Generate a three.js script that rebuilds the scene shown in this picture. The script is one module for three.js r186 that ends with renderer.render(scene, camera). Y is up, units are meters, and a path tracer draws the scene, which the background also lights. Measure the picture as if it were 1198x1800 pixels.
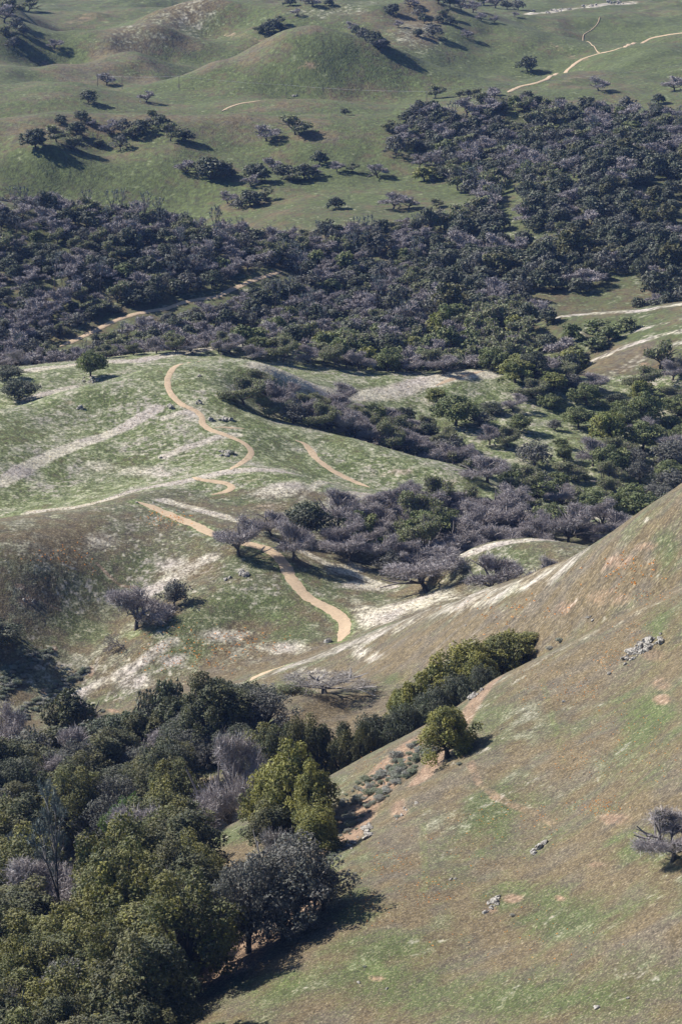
import * as THREE from 'three';
import { Sky } from 'three/addons/objects/Sky.js';
import { mergeGeometries } from 'three/addons/utils/BufferGeometryUtils.js';

// ---------------------------------------------------------------- camera, sky, sun, exposure
const PITCH = 12 * Math.PI / 180, F = 5000, CAM_Y = 260;      // F: focal length in pixels of the 1198 x 1800 photograph
const T0 = Date.now(), TEX = 1, GRASS = 1;
const scene = new THREE.Scene();
const camera = new THREE.PerspectiveCamera(2 * Math.atan(900 / F) * 180 / Math.PI, 1198 / 1800, 5, 6000);
camera.position.set(0, CAM_Y, 0);
camera.rotation.set(-PITCH, 0, 0);
scene.add(camera);
const renderer = new THREE.WebGLRenderer({ antialias: true });
renderer.toneMapping = THREE.LinearToneMapping;
renderer.toneMappingExposure = 1.7;
renderer.shadowMap.enabled = true;

const SUN = new THREE.Vector3(-0.80, 0.63, -0.27).normalize();   // high on the left, beyond the hills
const sky = new Sky();
sky.name = 'sky';
sky.userData = { kind: 'structure', label: 'clear pale blue daytime sky', category: 'sky' };
sky.scale.setScalar(10000);
sky.material.uniforms.turbidity.value = 3;
sky.material.uniforms.rayleigh.value = 1.1;
sky.material.uniforms.mieCoefficient.value = 0.004;
sky.material.uniforms.sunPosition.value.copy(SUN);
scene.add(sky);
scene.environmentIntensity = 0.1;
const sun = new THREE.DirectionalLight(new THREE.Color(1.0, 0.93, 0.82), 5.0);
sun.position.copy(SUN).multiplyScalar(1500).add(new THREE.Vector3(0, 100, -900));
sun.target.position.set(0, 100, -900);
sun.castShadow = true;
sun.shadow.mapSize.set(4096, 4096);
Object.assign(sun.shadow.camera, { left: -1400, right: 1400, top: 900, bottom: -900, near: 10, far: 4000 });
scene.add(sun, sun.target);
scene.fog = new THREE.FogExp2(new THREE.Color(0.30, 0.46, 1.0), 0.000034);

// ---------------------------------------------------------------- small tools
function rngOf(seed) { let a = seed >>> 0; return () => { a = (a + 0x6D2B79F5) | 0; let t = Math.imul(a ^ (a >>> 15), 1 | a); t = (t + Math.imul(t ^ (t >>> 7), 61 | t)) ^ t; return ((t ^ (t >>> 14)) >>> 0) / 4294967296; }; }
const NT = 512, noiseTable = new Float32Array(NT * NT);
{ const r = rngOf(77); for (let i = 0; i < NT * NT; i++) noiseTable[i] = r(); }
function vn(x, y) {                                  // smooth noise, 0..1, one lattice cell per unit
  const xi = Math.floor(x), yi = Math.floor(y); let fx = x - xi, fy = y - yi;
  fx = fx * fx * (3 - 2 * fx); fy = fy * fy * (3 - 2 * fy);
  const a = xi & 511, b = (xi + 1) & 511, c = (yi & 511) * NT, d = ((yi + 1) & 511) * NT;
  const p = noiseTable[c + a], q = noiseTable[c + b], r = noiseTable[d + a], s = noiseTable[d + b];
  return p + (q - p) * fx + (r - p) * fy + (p - q - r + s) * fx * fy;
}
const fbm = (x, y) => vn(x, y) * 0.5 + vn(x * 2.03 + 17.3, y * 2.03 + 5.1) * 0.27 + vn(x * 4.1 + 3.7, y * 4.1 + 41.9) * 0.15 + vn(x * 8.3 + 9.1, y * 8.3 + 23.3) * 0.08;
const clamp = (x, a = 0, b = 1) => x < a ? a : x > b ? b : x;
const sstep = (a, b, x) => { const t = clamp((x - a) / (b - a)); return t * t * (3 - 2 * t); };
const lerp = (a, b, t) => a + (b - a) * t;
const used = {};
function numbered(name) { const n = used[name] = (used[name] ?? -1) + 1; return n ? name + '_' + String(n).padStart(3, '0') : name; }
function tag(o, label, category, group, kind) {
  if (label) o.userData.label = label;
  if (category) o.userData.category = category;
  if (group) o.userData.group = group;
  if (kind) o.userData.kind = kind;
  o.traverse((m) => { if (m.isMesh) { m.castShadow = true; m.receiveShadow = true; } });
  return o;
}

// direction of a pixel of the photograph, scaled so that its horizontal length is 1
const cP = Math.cos(PITCH), sP = Math.sin(PITCH);
function rayOf(u, v) {
  const x = (u - 599) / F, y = (900 - v) / F;
  const dy = y * cP - sP, dz = -cP - y * sP, h = Math.hypot(x, dz);
  return { a: Math.atan2(x, -dz), t: dy / h };
}
function pixelOf(x, y, z) {
  const dy = y - CAM_Y, depth = -z * cP - dy * sP, up = dy * cP - z * sP;
  return [599 + F * x / depth, 900 - F * up / depth, depth];
}

// ---------------------------------------------------------------- the lie of the land: survey points (bearing, drop, distance in metres) and a thin plate through them
const survey = [];
const S = (...pts) => { for (const [u, v, d] of pts) { const r = rayOf(u, v); survey.push([r.a * 10, Math.log(d) * 10, r.t]); } };
// ground below the viewpoint and the near hillside, which falls to the left
S([-300, 2300, 262], [0, 2300, 252], [600, 2300, 236], [1198, 2300, 216], [1500, 2300, 205]);
S([-300, 1980, 320], [0, 1905, 328], [180, 1850, 328], [330, 1800, 326], [600, 1800, 313], [900, 1800, 296], [1198, 1800, 280], [1500, 1800, 264]);
S([450, 1705, 338], [600, 1560, 354], [620, 1650, 336], [900, 1650, 322], [1198, 1600, 304], [900, 1500, 350], [700, 1480, 368], [760, 1380, 388], [650, 1440, 388], [560, 1500, 380],
  [900, 1300, 394], [1050, 1400, 356], [1198, 1300, 354], [1050, 1200, 402], [1198, 1150, 392], [1500, 1500, 300], [1500, 1200, 345]);
// its crest, from the right down to the spur among the trees on the left
S([1500, 900, 400], [1350, 965, 412], [1198, 1030, 428], [1110, 1075, 434], [1000, 1125, 438], [940, 1160, 440], [865, 1195, 442], [800, 1245, 440], [730, 1287, 438], [660, 1320, 438], [590, 1357, 436], [500, 1402, 432], [400, 1452, 430], [300, 1508, 428]);
// hidden gully behind it
S([1350, 990, 424], [1198, 1058, 441], [1110, 1103, 447], [1000, 1153, 451], [940, 1188, 453], [865, 1222, 455]);
S([1500, 930, 432], [1198, 1105, 458], [1000, 1200, 470], [865, 1268, 476], [730, 1340, 474], [590, 1405, 476], [480, 1440, 480], [360, 1478, 480], [200, 1560, 470]);
// floor of the wooded ravine on the left
S([0, 1720, 384], [0, 1580, 440], [180, 1690, 384], [120, 1560, 450], [0, 1450, 500], [150, 1440, 510], [-300, 1750, 400], [-300, 1500, 500], [300, 1650, 372], [0, 1370, 560], [150, 1370, 570], [-300, 1350, 600], [300, 1420, 500]);
// second spur in the ravine
S([545, 1222, 541], [450, 1288, 526], [370, 1340, 520], [290, 1385, 515], [640, 1205, 555], [600, 1260, 535], [500, 1330, 510], [720, 1200, 545]);
S([480, 1265, 590], [380, 1320, 592], [300, 1370, 590], [560, 1205, 600]);
// the hillside behind the near crest: right crest, face, saddle
S([1500, 735, 490], [1350, 805, 496], [1198, 885, 505], [1130, 917, 513], [1060, 953, 523], [1000, 985, 534], [910, 1018, 556], [830, 1043, 580], [760, 1068, 606], [690, 1095, 628], [640, 1112, 644], [600, 1130, 650], [520, 1160, 644], [440, 1190, 634], [380, 1214, 628], [320, 1240, 620]);
S([1198, 1000, 484], [1198, 1030, 480], [1000, 1090, 507], [1000, 1125, 500], [900, 1130, 520], [900, 1175, 508], [800, 1150, 536], [700, 1175, 562], [620, 1185, 590], [520, 1200, 606], [1350, 900, 470]);
// hidden behind that crest
S([1350, 850, 560], [1198, 940, 555], [1060, 1010, 585], [1000, 1040, 595], [910, 1062, 622], [830, 1078, 634], [1500, 800, 560]);
// saddle and low meadow on the right of the trail
S([690, 1062, 664], [760, 1050, 658], [690, 1034, 690], [640, 1060, 672], [760, 1040, 676]);
// the trail hill in the middle
S([605, 1100, 662], [575, 1068, 671], [545, 1052, 676], [515, 1020, 686], [490, 980, 699], [470, 966, 704], [430, 953, 710], [380, 940, 717], [300, 905, 734], [240, 882, 746], [180, 891, 742], [120, 900, 738], [60, 908, 732], [0, 917, 726], [-120, 935, 716], [-300, 965, 705]);
S([330, 1075, 672], [420, 1010, 690], [450, 1100, 667], [540, 1120, 655], [0, 1100, 680], [150, 1000, 704], [60, 990, 701], [300, 1180, 655], [100, 1180, 668], [100, 1240, 655], [0, 1250, 650], [200, 1215, 655], [-300, 1200, 670], [280, 960, 716], [200, 1090, 690], [110, 1080, 690], [250, 1150, 662]);
S([60, 1330, 620], [200, 1310, 618], [320, 1300, 612]);
// slope right of the trail, down to the gully of bare oaks
S([540, 985, 700], [600, 1005, 697], [650, 1020, 693], [560, 960, 716], [640, 985, 712], [720, 1000, 705]);
S([560, 900, 744], [480, 890, 746], [640, 950, 730], [750, 970, 724], [850, 962, 734], [640, 900, 748], [950, 935, 745], [1050, 930, 750]);
// small round knoll
S([770, 1005, 682], [800, 983, 680], [835, 966, 679], [880, 952, 678], [950, 945, 676], [1030, 960, 668], [1110, 985, 655], [850, 1012, 664], [900, 990, 664], [960, 985, 660], [820, 1035, 660]);
S([800, 1005, 704], [850, 990, 704], [900, 980, 704], [960, 976, 702], [1040, 982, 696], [1120, 1000, 690]);
// lower knoll with the switchback
S([240, 874, 752], [290, 858, 762], [340, 843, 771], [390, 831, 775], [430, 826, 777], [480, 826, 777], [540, 838, 773], [300, 882, 748], [400, 862, 760], [370, 900, 738], [450, 858, 760], [150, 895, 752], [100, 898, 757]);
S([60, 895, 768], [0, 905, 764], [200, 868, 772], [300, 846, 781], [400, 822, 789], [-200, 930, 750]);
// upper trail hill
S([440, 795, 802], [425, 777, 808], [402, 766, 813], [360, 747, 822], [352, 730, 828], [306, 699, 842], [294, 668, 857], [318, 640, 872], [345, 636, 878]);
S([400, 636, 877], [440, 643, 872], [480, 652, 872], [250, 652, 866], [130, 686, 848], [0, 722, 832], [-120, 755, 820], [-300, 800, 800]);
S([150, 800, 805], [0, 800, 800], [0, 860, 782], [100, 850, 790], [200, 740, 832], [230, 800, 806], [300, 770, 815], [100, 740, 830], [400, 690, 846], [480, 790, 808], [-250, 880, 775]);
// its front spur running to the right
S([430, 712, 845], [460, 731, 836], [527, 753, 829], [613, 775, 821], [680, 797, 813], [748, 812, 808], [800, 818, 810], [860, 846, 803], [918, 880, 792], [1000, 893, 786], [1130, 910, 780], [1300, 930, 770], [1500, 950, 760]);
S([540, 790, 814], [600, 840, 794], [640, 857, 786], [560, 850, 784], [700, 850, 792], [780, 866, 788], [720, 885, 770], [850, 895, 776], [1000, 905, 770], [580, 810, 805]);
// gully behind the spur
S([480, 720, 858], [560, 742, 860], [640, 775, 858], [720, 808, 852], [790, 838, 842], [860, 868, 832], [930, 890, 828], [1040, 905, 825], [1200, 920, 820], [1450, 945, 810]);
// back ridge from the trail hill over a saddle to the far knoll
S([500, 656, 884], [535, 670, 892], [570, 684, 902], [640, 690, 914], [700, 680, 926], [760, 665, 936], [810, 654, 944], [860, 650, 948], [900, 655, 950], [980, 668, 944]);
S([460, 690, 864], [540, 710, 880], [620, 718, 896], [700, 726, 904], [760, 745, 896], [850, 715, 918], [900, 700, 926], [950, 745, 902], [900, 800, 872], [1000, 820, 866], [880, 845, 848], [1000, 860, 848], [1100, 850, 850], [1150, 880, 836], [1000, 730, 918], [1100, 760, 905], [1198, 800, 885], [1400, 850, 870]);
S([1066, 660, 962], [1130, 674, 952], [1198, 690, 942], [1198, 745, 918], [1400, 720, 930], [1060, 690, 942]);
// pale slope on the left behind the trail hill
S([-200, 690, 915], [0, 655, 925], [60, 642, 934], [200, 632, 944], [330, 615, 957], [410, 602, 968], [460, 598, 972], [100, 668, 908], [0, 692, 892], [220, 650, 918]);
S([-100, 765, 862], [0, 736, 868], [130, 702, 882], [250, 672, 896], [340, 652, 908], [420, 650, 915], [500, 640, 940], [560, 628, 955]);
// wooded valley floor
S([-250, 690, 990], [0, 662, 995], [200, 652, 1004], [400, 634, 1020], [500, 640, 1000], [600, 655, 980], [700, 668, 980], [800, 655, 985], [620, 640, 1000], [700, 640, 1005], [800, 632, 1010], [900, 640, 1000], [900, 610, 1030], [950, 662, 985], [1010, 668, 985]);
S([540, 622, 985], [600, 610, 1020], [700, 600, 1040], [820, 585, 1055]);
// pale hill on the right edge
S([960, 562, 1040], [1000, 553, 1045], [1060, 547, 1047], [1130, 543, 1043], [1198, 530, 1040], [1400, 495, 1030], [1030, 640, 983], [1060, 626, 986], [1110, 603, 992], [1198, 580, 990], [1400, 540, 985]);
S([1010, 600, 1010], [1100, 575, 1018], [1198, 558, 1016], [1060, 650, 968], [1150, 640, 968], [1198, 640, 960], [1400, 620, 955], [960, 610, 1018]);
S([1000, 572, 1080], [1100, 568, 1085], [1198, 560, 1085], [1400, 530, 1080]);
// wooded hillside across the valley
S([-250, 680, 1055], [0, 640, 1052], [110, 610, 1062], [220, 560, 1086], [330, 530, 1104], [420, 500, 1122], [490, 480, 1136], [0, 540, 1098], [100, 480, 1126], [250, 470, 1132], [0, 440, 1150], [-250, 520, 1120]);
S([-250, 350, 1190], [0, 356, 1192], [100, 380, 1184], [200, 388, 1184], [300, 408, 1186], [400, 430, 1190], [480, 428, 1200], [560, 415, 1220]);
S([-250, 400, 1270], [0, 402, 1265], [100, 412, 1262], [200, 415, 1262], [300, 425, 1262], [400, 432, 1260]);
S([600, 450, 1192], [600, 520, 1132], [600, 580, 1072], [720, 560, 1095], [800, 500, 1148], [800, 440, 1212], [700, 430, 1215], [840, 455, 1195], [1000, 450, 1185], [1000, 535, 1110], [1198, 520, 1118], [1100, 530, 1112], [920, 550, 1090], [1400, 500, 1130]);
S([800, 330, 1335], [870, 390, 1252], [895, 330, 1325], [930, 260, 1402], [1000, 360, 1255], [1000, 290, 1330], [1000, 215, 1440], [1100, 330, 1275], [1198, 400, 1225], [1198, 300, 1320], [1198, 235, 1400], [1400, 250, 1380], [1400, 400, 1240], [760, 390, 1262], [820, 260, 1402], [760, 270, 1395]);
// grass hill behind
S([0, 330, 1372], [100, 335, 1372], [300, 360, 1352], [500, 375, 1290], [0, 270, 1408], [90, 260, 1396], [180, 270, 1416], [300, 250, 1408], [330, 300, 1376], [420, 265, 1418], [430, 330, 1352], [540, 250, 1406], [500, 300, 1384], [620, 330, 1345], [650, 270, 1398], [-250, 300, 1395]);
S([-250, 225, 1450], [0, 203, 1456], [80, 196, 1460], [150, 193, 1462], [300, 198, 1458], [430, 200, 1456], [560, 204, 1452], [650, 207, 1450], [720, 203, 1456], [790, 183, 1476], [850, 172, 1488], [930, 178, 1486], [1000, 185, 1482], [1100, 195, 1475], [1198, 190, 1475], [1400, 180, 1475]);
S([-250, 258, 1530], [0, 236, 1530], [150, 230, 1532], [300, 232, 1530], [430, 232, 1526], [560, 232, 1520], [650, 214, 1545], [720, 212, 1552], [850, 190, 1570], [1000, 200, 1560], [1198, 203, 1555], [1400, 195, 1560]);
// far hills
S([-250, 150, 1640], [0, 156, 1640], [60, 143, 1650], [110, 140, 1655], [160, 143, 1652], [210, 160, 1640], [100, 175, 1600], [0, 150, 1700], [110, 150, 1710], [220, 165, 1680]);
S([380, 194, 1590], [440, 178, 1605], [510, 168, 1612], [600, 175, 1606], [690, 188, 1596], [510, 178, 1650], [620, 184, 1645], [780, 178, 1600], [260, 180, 1625]);
S([540, 46, 1726], [490, 58, 1722], [440, 84, 1714], [360, 116, 1700], [250, 140, 1688], [600, 58, 1722], [660, 85, 1714], [720, 112, 1704], [800, 138, 1692], [860, 152, 1684], [540, 110, 1682], [450, 140, 1672], [640, 140, 1672], [330, 160, 1662], [740, 165, 1660], [540, 150, 1660]);
S([540, 100, 1800], [490, 108, 1798], [440, 122, 1792], [340, 145, 1772], [600, 106, 1798], [640, 118, 1792], [720, 140, 1780], [820, 158, 1765]);
S([340, 0, 1985], [280, 35, 1905], [220, 70, 1838], [170, 105, 1785], [140, 132, 1745], [300, 104, 1870], [360, 78, 1950], [430, 40, 2050], [480, 12, 2150], [560, 24, 1960], [620, 18, 1970], [650, 0, 2020], [500, 38, 1935]);
S([108, 122, 1850], [92, 80, 1990], [140, 25, 2170], [0, 60, 1880], [0, 100, 1790], [40, 20, 1990], [-250, 60, 1900], [210, 12, 2140]);
S([760, 15, 1960], [740, 60, 1880], [830, 60, 1925], [850, 100, 1850], [890, 20, 2050], [690, 45, 1930], [925, 118, 1830], [1000, 120, 1800], [1000, 60, 1990], [1100, 80, 1900], [1198, 60, 1950], [1100, 30, 2090], [1198, 20, 2130], [1000, 20, 2160], [1060, 150, 1660], [1130, 140, 1680], [1198, 150, 1650], [960, 160, 1650], [1400, 50, 2000], [1400, 150, 1650]);
for (let u = -250; u <= 1450; u += 340) S([u, -60, 2650], [u, -140, 3100], [u, -200, 3700]);

const coef = (() => {
  const n = survey.length, m = n + 3, A = [], phi = (r2) => r2 < 1e-12 ? 0 : r2 * Math.log(r2);
  for (let i = 0; i < n; i++) {
    const row = new Float64Array(m + 1);
    for (let j = 0; j < n; j++) row[j] = phi((survey[i][0] - survey[j][0]) ** 2 + (survey[i][1] - survey[j][1]) ** 2);
    row[i] += 0.012; row[n] = 1; row[n + 1] = survey[i][0]; row[n + 2] = survey[i][1]; row[m] = survey[i][2];
    A.push(row);
  }
  for (let k = 0; k < 3; k++) { const row = new Float64Array(m + 1); for (let j = 0; j < n; j++) row[j] = k ? survey[j][k - 1] : 1; A.push(row); }
  for (let c = 0; c < m; c++) {
    let p = c; for (let r = c + 1; r < m; r++) if (Math.abs(A[r][c]) > Math.abs(A[p][c])) p = r;
    [A[c], A[p]] = [A[p], A[c]];
    for (let r = c + 1; r < m; r++) { const f = A[r][c] / A[c][c]; if (f) for (let k = c; k <= m; k++) A[r][k] -= f * A[c][k]; }
  }
  const x = new Float64Array(m);
  for (let r = m - 1; r >= 0; r--) { let s = A[r][m]; for (let k = r + 1; k < m; k++) s -= A[r][k] * x[k]; x[r] = s / A[r][r]; }
  return x;
})();

const AMAX = 0.225, NA = 556, D0 = 225, D1 = 3500, NS = 860, LS0 = Math.log(D0), LS1 = Math.log(D1);
const H = new Float32Array((NA + 1) * (NS + 1));
{
  const n = survey.length, sx = Float64Array.from(survey, (p) => p[0]), sy = Float64Array.from(survey, (p) => p[1]);
  // thin plate on a coarser lattice, then cubic between its nodes
  const CA = 278, CS = 430, C = new Float64Array((CA + 1) * (CS + 1));
  for (let j = 0; j <= CS; j++) for (let i = 0; i <= CA; i++) {
    const a = (i / CA * 2 - 1) * AMAX * 10, s = (LS0 + (LS1 - LS0) * j / CS) * 10;
    let t = coef[n] + coef[n + 1] * a + coef[n + 2] * s;
    for (let k = 0; k < n; k++) { const dx = a - sx[k], dy = s - sy[k], r2 = dx * dx + dy * dy; if (r2 > 1e-12) t += coef[k] * r2 * Math.log(r2); }
    C[j * (CA + 1) + i] = t;
  }
  const at = (i, j) => C[clamp(j, 0, CS) * (CA + 1) + clamp(i, 0, CA)];
  const cub = (p0, p1, p2, p3, t) => p1 + 0.5 * t * (p2 - p0 + t * (2 * p0 - 5 * p1 + 4 * p2 - p3 + t * (3 * (p1 - p2) + p3 - p0)));
  for (let j = 0; j <= NS; j++) for (let i = 0; i <= NA; i++) {
    const ci = i * CA / NA, cj = j * CS / NS, i0 = Math.min(Math.floor(ci), CA - 1), j0 = Math.min(Math.floor(cj), CS - 1), fi = ci - i0, fj = cj - j0, r = [];
    for (let k = -1; k <= 2; k++) r.push(cub(at(i0 - 1, j0 + k), at(i0, j0 + k), at(i0 + 1, j0 + k), at(i0 + 2, j0 + k), fi));
    const t = cub(r[0], r[1], r[2], r[3], fj), d = Math.exp(LS0 + (LS1 - LS0) * j / NS), a = (i / NA * 2 - 1) * AMAX, x = d * Math.sin(a), z = -d * Math.cos(a);
    const rough = sstep(3200, 700, d);
    H[j * (NA + 1) + i] = CAM_Y + d * t + (fbm(x / 30, z / 30) - 0.5) * 1.8 + (fbm(x / 105 + 3, z / 140) - 0.5) * 27 * sstep(1520, 1760, d) + (fbm(x / 70 + 1, z / 110) - 0.5) * 8 * sstep(1260, 1340, d) * sstep(1560, 1480, d) + (fbm(x / 60 + 8, z / 60) - 0.5) * 1.6 * sstep(600, 660, d) * sstep(1400, 1100, d) + (fbm(x / 5 + 50, z / 5) - 0.5) * 0.35 * rough + (vn(x / 1.1, z / 1.1) - 0.5) * 0.10 * rough;
  }
}
function gridY(fa, fs) {
  const i = clamp(Math.floor(fa), 0, NA - 1), j = clamp(Math.floor(fs), 0, NS - 1), x = clamp(fa - i), y = clamp(fs - j), k = j * (NA + 1) + i;
  return lerp(lerp(H[k], H[k + 1], x), lerp(H[k + NA + 1], H[k + NA + 2], x), y);
}
const fracA = (a) => (a / AMAX + 1) / 2 * NA, fracS = (d) => (Math.log(d) - LS0) / (LS1 - LS0) * NS;
const groundY = (x, z) => gridY(fracA(Math.atan2(x, -z)), fracS(Math.hypot(x, z)));
function hit(u, v, from = D0 + 5) {                   // first ground point seen along a pixel, beyond a distance
  const { a, t } = rayOf(u, v), fa = fracA(a);
  let prev = null;
  for (let j = Math.ceil(fracS(Math.max(from, D0 + 5))); j <= NS; j++) {
    const d = Math.exp(LS0 + (LS1 - LS0) * j / NS), gap = gridY(fa, j) - (CAM_Y + t * d);
    if (gap >= 0) {
      let dd = d; if (prev) dd = lerp(prev[0], d, prev[1] / (prev[1] - gap));
      const x = dd * Math.sin(a), z = -dd * Math.cos(a); return new THREE.Vector3(x, groundY(x, z), z);
    }
    prev = [d, gap];
  }
  return null;
}
function stand(u, d) {                                // ground point at a bearing and distance, seen or not
  let uu = u, p;
  for (let k = 0; k < 4; k++) { const a = rayOf(uu, 900).a, x = d * Math.sin(a), z = -d * Math.cos(a); p = new THREE.Vector3(x, groundY(x, z), z); uu += u - pixelOf(p.x, p.y, p.z)[0]; }
  return p;
}
const rangeOf = (p) => pixelOf(p.x, p.y, p.z)[2];

// ---------------------------------------------------------------- ground cover: what grows where, laid out on the land in metres
const GREEN = 0, BROWN = 1, STRAW = 2, TUFT = 3, SOIL = 4, LUSH = 5, NK = 6;
const strokes = [];
// a band of ground cover along a line of ground points; width in metres
function band(kind, strength, width, pts, from) {
  const p = pts.map(([u, v, d]) => d ? stand(u, d) : hit(u, v, from)).filter(Boolean);
  for (let i = 0; i + 1 < p.length; i++) if (p[i].distanceTo(p[i + 1]) < 160) strokes.push({ kind, strength, r: width / 2, ax: p[i].x, az: p[i].z, bx: p[i + 1].x, bz: p[i + 1].z });
}
// a patch of ground cover: its middle and the ends of its two half axes
function patch(kind, strength, u, v, ru, rv, from) {
  const c = hit(u, v, from); if (!c) return;
  const d = rangeOf(c); let A = hit(u + ru, v, from), B = hit(u, v + rv, from), B2 = hit(u, v - rv, from);
  const ax = A && Math.abs(rangeOf(A) - d) < 60 ? A.clone().sub(c) : new THREE.Vector3(ru * d / F, 0, 0);
  const far = [B, B2].filter((b) => b && Math.abs(rangeOf(b) - d) < 0.1 * d).sort((p, q) => p.distanceTo(c) - q.distanceTo(c))[0];
  const az = far ? far.clone().sub(c) : new THREE.Vector3(0, 0, rv * d / F * 3);
  const det = ax.x * az.z - ax.z * az.x; if (Math.abs(det) < 1e-3) return;
  strokes.push({ kind, strength, cx: c.x, cz: c.z, i: [az.z / det, -az.x / det, -ax.z / det, ax.x / det], rx: Math.abs(ax.x) + Math.abs(az.x), rz: Math.abs(ax.z) + Math.abs(az.z) });
}

// near hillside
for (const [u, v, a, b] of [[700, 1740, 200, 60], [950, 1600, 180, 60], [480, 1730, 80, 40], [1130, 1260, 80, 60], [1150, 1090, 40, 60], [1120, 1490, 90, 40], [860, 1420, 60, 90], [620, 1590, 60, 50], [950, 1760, 200, 40], [660, 1660, 120, 40]]) patch(GREEN, 0.75, u, v, a, b);
for (const [u, v, a, b] of [[500, 1720, 60, 25], [590, 1530, 40, 40], [1130, 1250, 70, 30], [1110, 1470, 60, 25], [820, 1250, 30, 25], [900, 1560, 60, 20], [640, 1700, 70, 25]]) patch(LUSH, 0.3, u, v, a, b);
for (const [u, v, a, b] of [[800, 1370, 160, 90], [1000, 1200, 130, 70], [720, 1480, 80, 70], [980, 1360, 90, 60], [1150, 1640, 60, 60]]) patch(BROWN, 0.55, u, v, a, b);
band(SOIL, 0.85, 3.5, [[870, 1195], [830, 1240], [800, 1290], [770, 1330], [740, 1370]]);
band(SOIL, 0.95, 7, [[730, 1300], [690, 1340], [660, 1390], [620, 1440], [590, 1490]]);
band(SOIL, 0.55, 1.3, [[826, 1340], [840, 1375], [870, 1400], [900, 1415], [940, 1430], [975, 1450]]);
band(SOIL, 0.5, 2.2, [[1110, 1110], [1160, 1150], [1170, 1110]]);
for (const [u, v, a, b] of [[1160, 1200, 25, 18], [900, 1580, 26, 12], [860, 1600, 20, 10], [985, 1580, 14, 8], [1080, 1440, 45, 16], [1050, 1520, 30, 10], [1165, 1230, 25, 12], [700, 1425, 20, 30], [660, 1720, 20, 8], [1150, 1150, 34, 20]]) patch(SOIL, 0.72, u, v, a, b);
for (const [u, v, a, b] of [[920, 1270, 50, 60], [860, 1360, 60, 20], [1040, 1160, 70, 30], [930, 1520, 40, 14], [780, 1440, 60, 40], [960, 1130, 40, 14]]) patch(STRAW, 0.22, u, v, a, b);
band(SOIL, 0.95, 9, [[520, 1600], [480, 1640], [430, 1670], [400, 1700]]);
band(LUSH, 0.28, 1.2, [[742, 1450], [745, 1500], [748, 1550], [742, 1580]]);
band(LUSH, 0.26, 1.0, [[950, 1195], [965, 1240], [978, 1290], [990, 1340]]);
band(STRAW, 0.42, 4, [[1198, 1036], [1110, 1082], [1000, 1132], [940, 1166], [880, 1196]]);
// hillside behind: brown with bare soil and greener dips
for (const [u, v, a, b] of [[1080, 1000, 110, 50], [960, 1060, 110, 40], [860, 1100, 110, 40], [740, 1140, 90, 26]]) patch(BROWN, 1.0, u, v, a, b, 450);
for (const [u, v, a, b] of [[1060, 1050, 60, 25], [1090, 990, 50, 20], [1000, 1070, 40, 20], [1130, 960, 30, 12]]) patch(SOIL, 0.62, u, v, a, b, 450);
for (const [u, v, a, b] of [[1165, 980, 30, 60], [900, 1050, 30, 40], [680, 1190, 50, 15]]) patch(GREEN, 0.7, u, v, a, b, 450);
band(STRAW, 0.5, 9, [[1000, 990], [910, 1026], [830, 1052], [760, 1076], [700, 1098], [640, 1120], [600, 1138], [520, 1166], [440, 1196], [385, 1214]], 480);
for (const [u, v, a, b] of [[560, 1185, 60, 20], [640, 1150, 50, 20]]) patch(STRAW, 0.5, u, v, a, b, 480);
// meadow right of the trail
for (const [u, v, a, b] of [[720, 1062, 90, 18], [660, 1085, 50, 20], [760, 1048, 60, 8], [640, 1030, 40, 12], [610, 1000, 40, 12]]) patch(STRAW, 0.82, u, v, a, b, 600);
band(STRAW, 0.9, 3, [[500, 956], [560, 984], [620, 1008], [690, 1032]], 600);
for (const [u, v, a, b] of [[580, 1030, 40, 25], [660, 1050, 30, 10], [550, 1010, 30, 16]]) patch(GREEN, 0.8, u, v, a, b, 600);
// trail hill
for (const [u, v, a, b] of [[430, 1060, 110, 40], [520, 1110, 50, 30], [350, 1090, 90, 25], [440, 990, 60, 25], [150, 1110, 60, 30], [340, 1140, 60, 30], [260, 990, 30, 16]]) patch(GREEN, 0.85, u, v, a, b, 600);
for (const [u, v, a, b] of [[440, 1055, 70, 22], [480, 1085, 50, 16], [240, 1115, 40, 16]]) patch(LUSH, 0.5, u, v, a, b, 600);
for (const [u, v, a, b] of [[120, 960, 130, 50], [250, 930, 80, 40], [330, 1010, 80, 40], [60, 1060, 60, 50], [200, 1180, 120, 50], [430, 1150, 90, 25]]) patch(BROWN, 0.45, u, v, a, b, 600);
for (const [u, v, a, b] of [[310, 1000, 50, 24], [180, 950, 40, 20], [500, 1140, 60, 14], [400, 1115, 60, 14], [240, 1200, 50, 20], [300, 1160, 30, 12]]) patch(STRAW, 0.52, u, v, a, b, 600);
band(STRAW, 0.62, 5, [[370, 980], [320, 1005], [280, 1030], [250, 1050]], 600);
band(STRAW, 0.5, 4, [[120, 1230], [180, 1200], [240, 1170], [300, 1130]], 600);
band(SOIL, 0.72, 1.1, [[30, 1028], [60, 1045], [90, 1065], [105, 1072]], 600);
band(SOIL, 0.72, 1.0, [[170, 990], [190, 1010], [210, 1028], [240, 1032]], 600);
for (const [u, v, a, b] of [[50, 1055, 25, 12], [36, 1030, 12, 6], [95, 1140, 10, 8], [160, 1180, 8, 14], [80, 1215, 12, 8], [110, 1205, 14, 8], [200, 1250, 18, 5]]) patch(SOIL, 0.85, u, v, a, b, 600);
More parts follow.
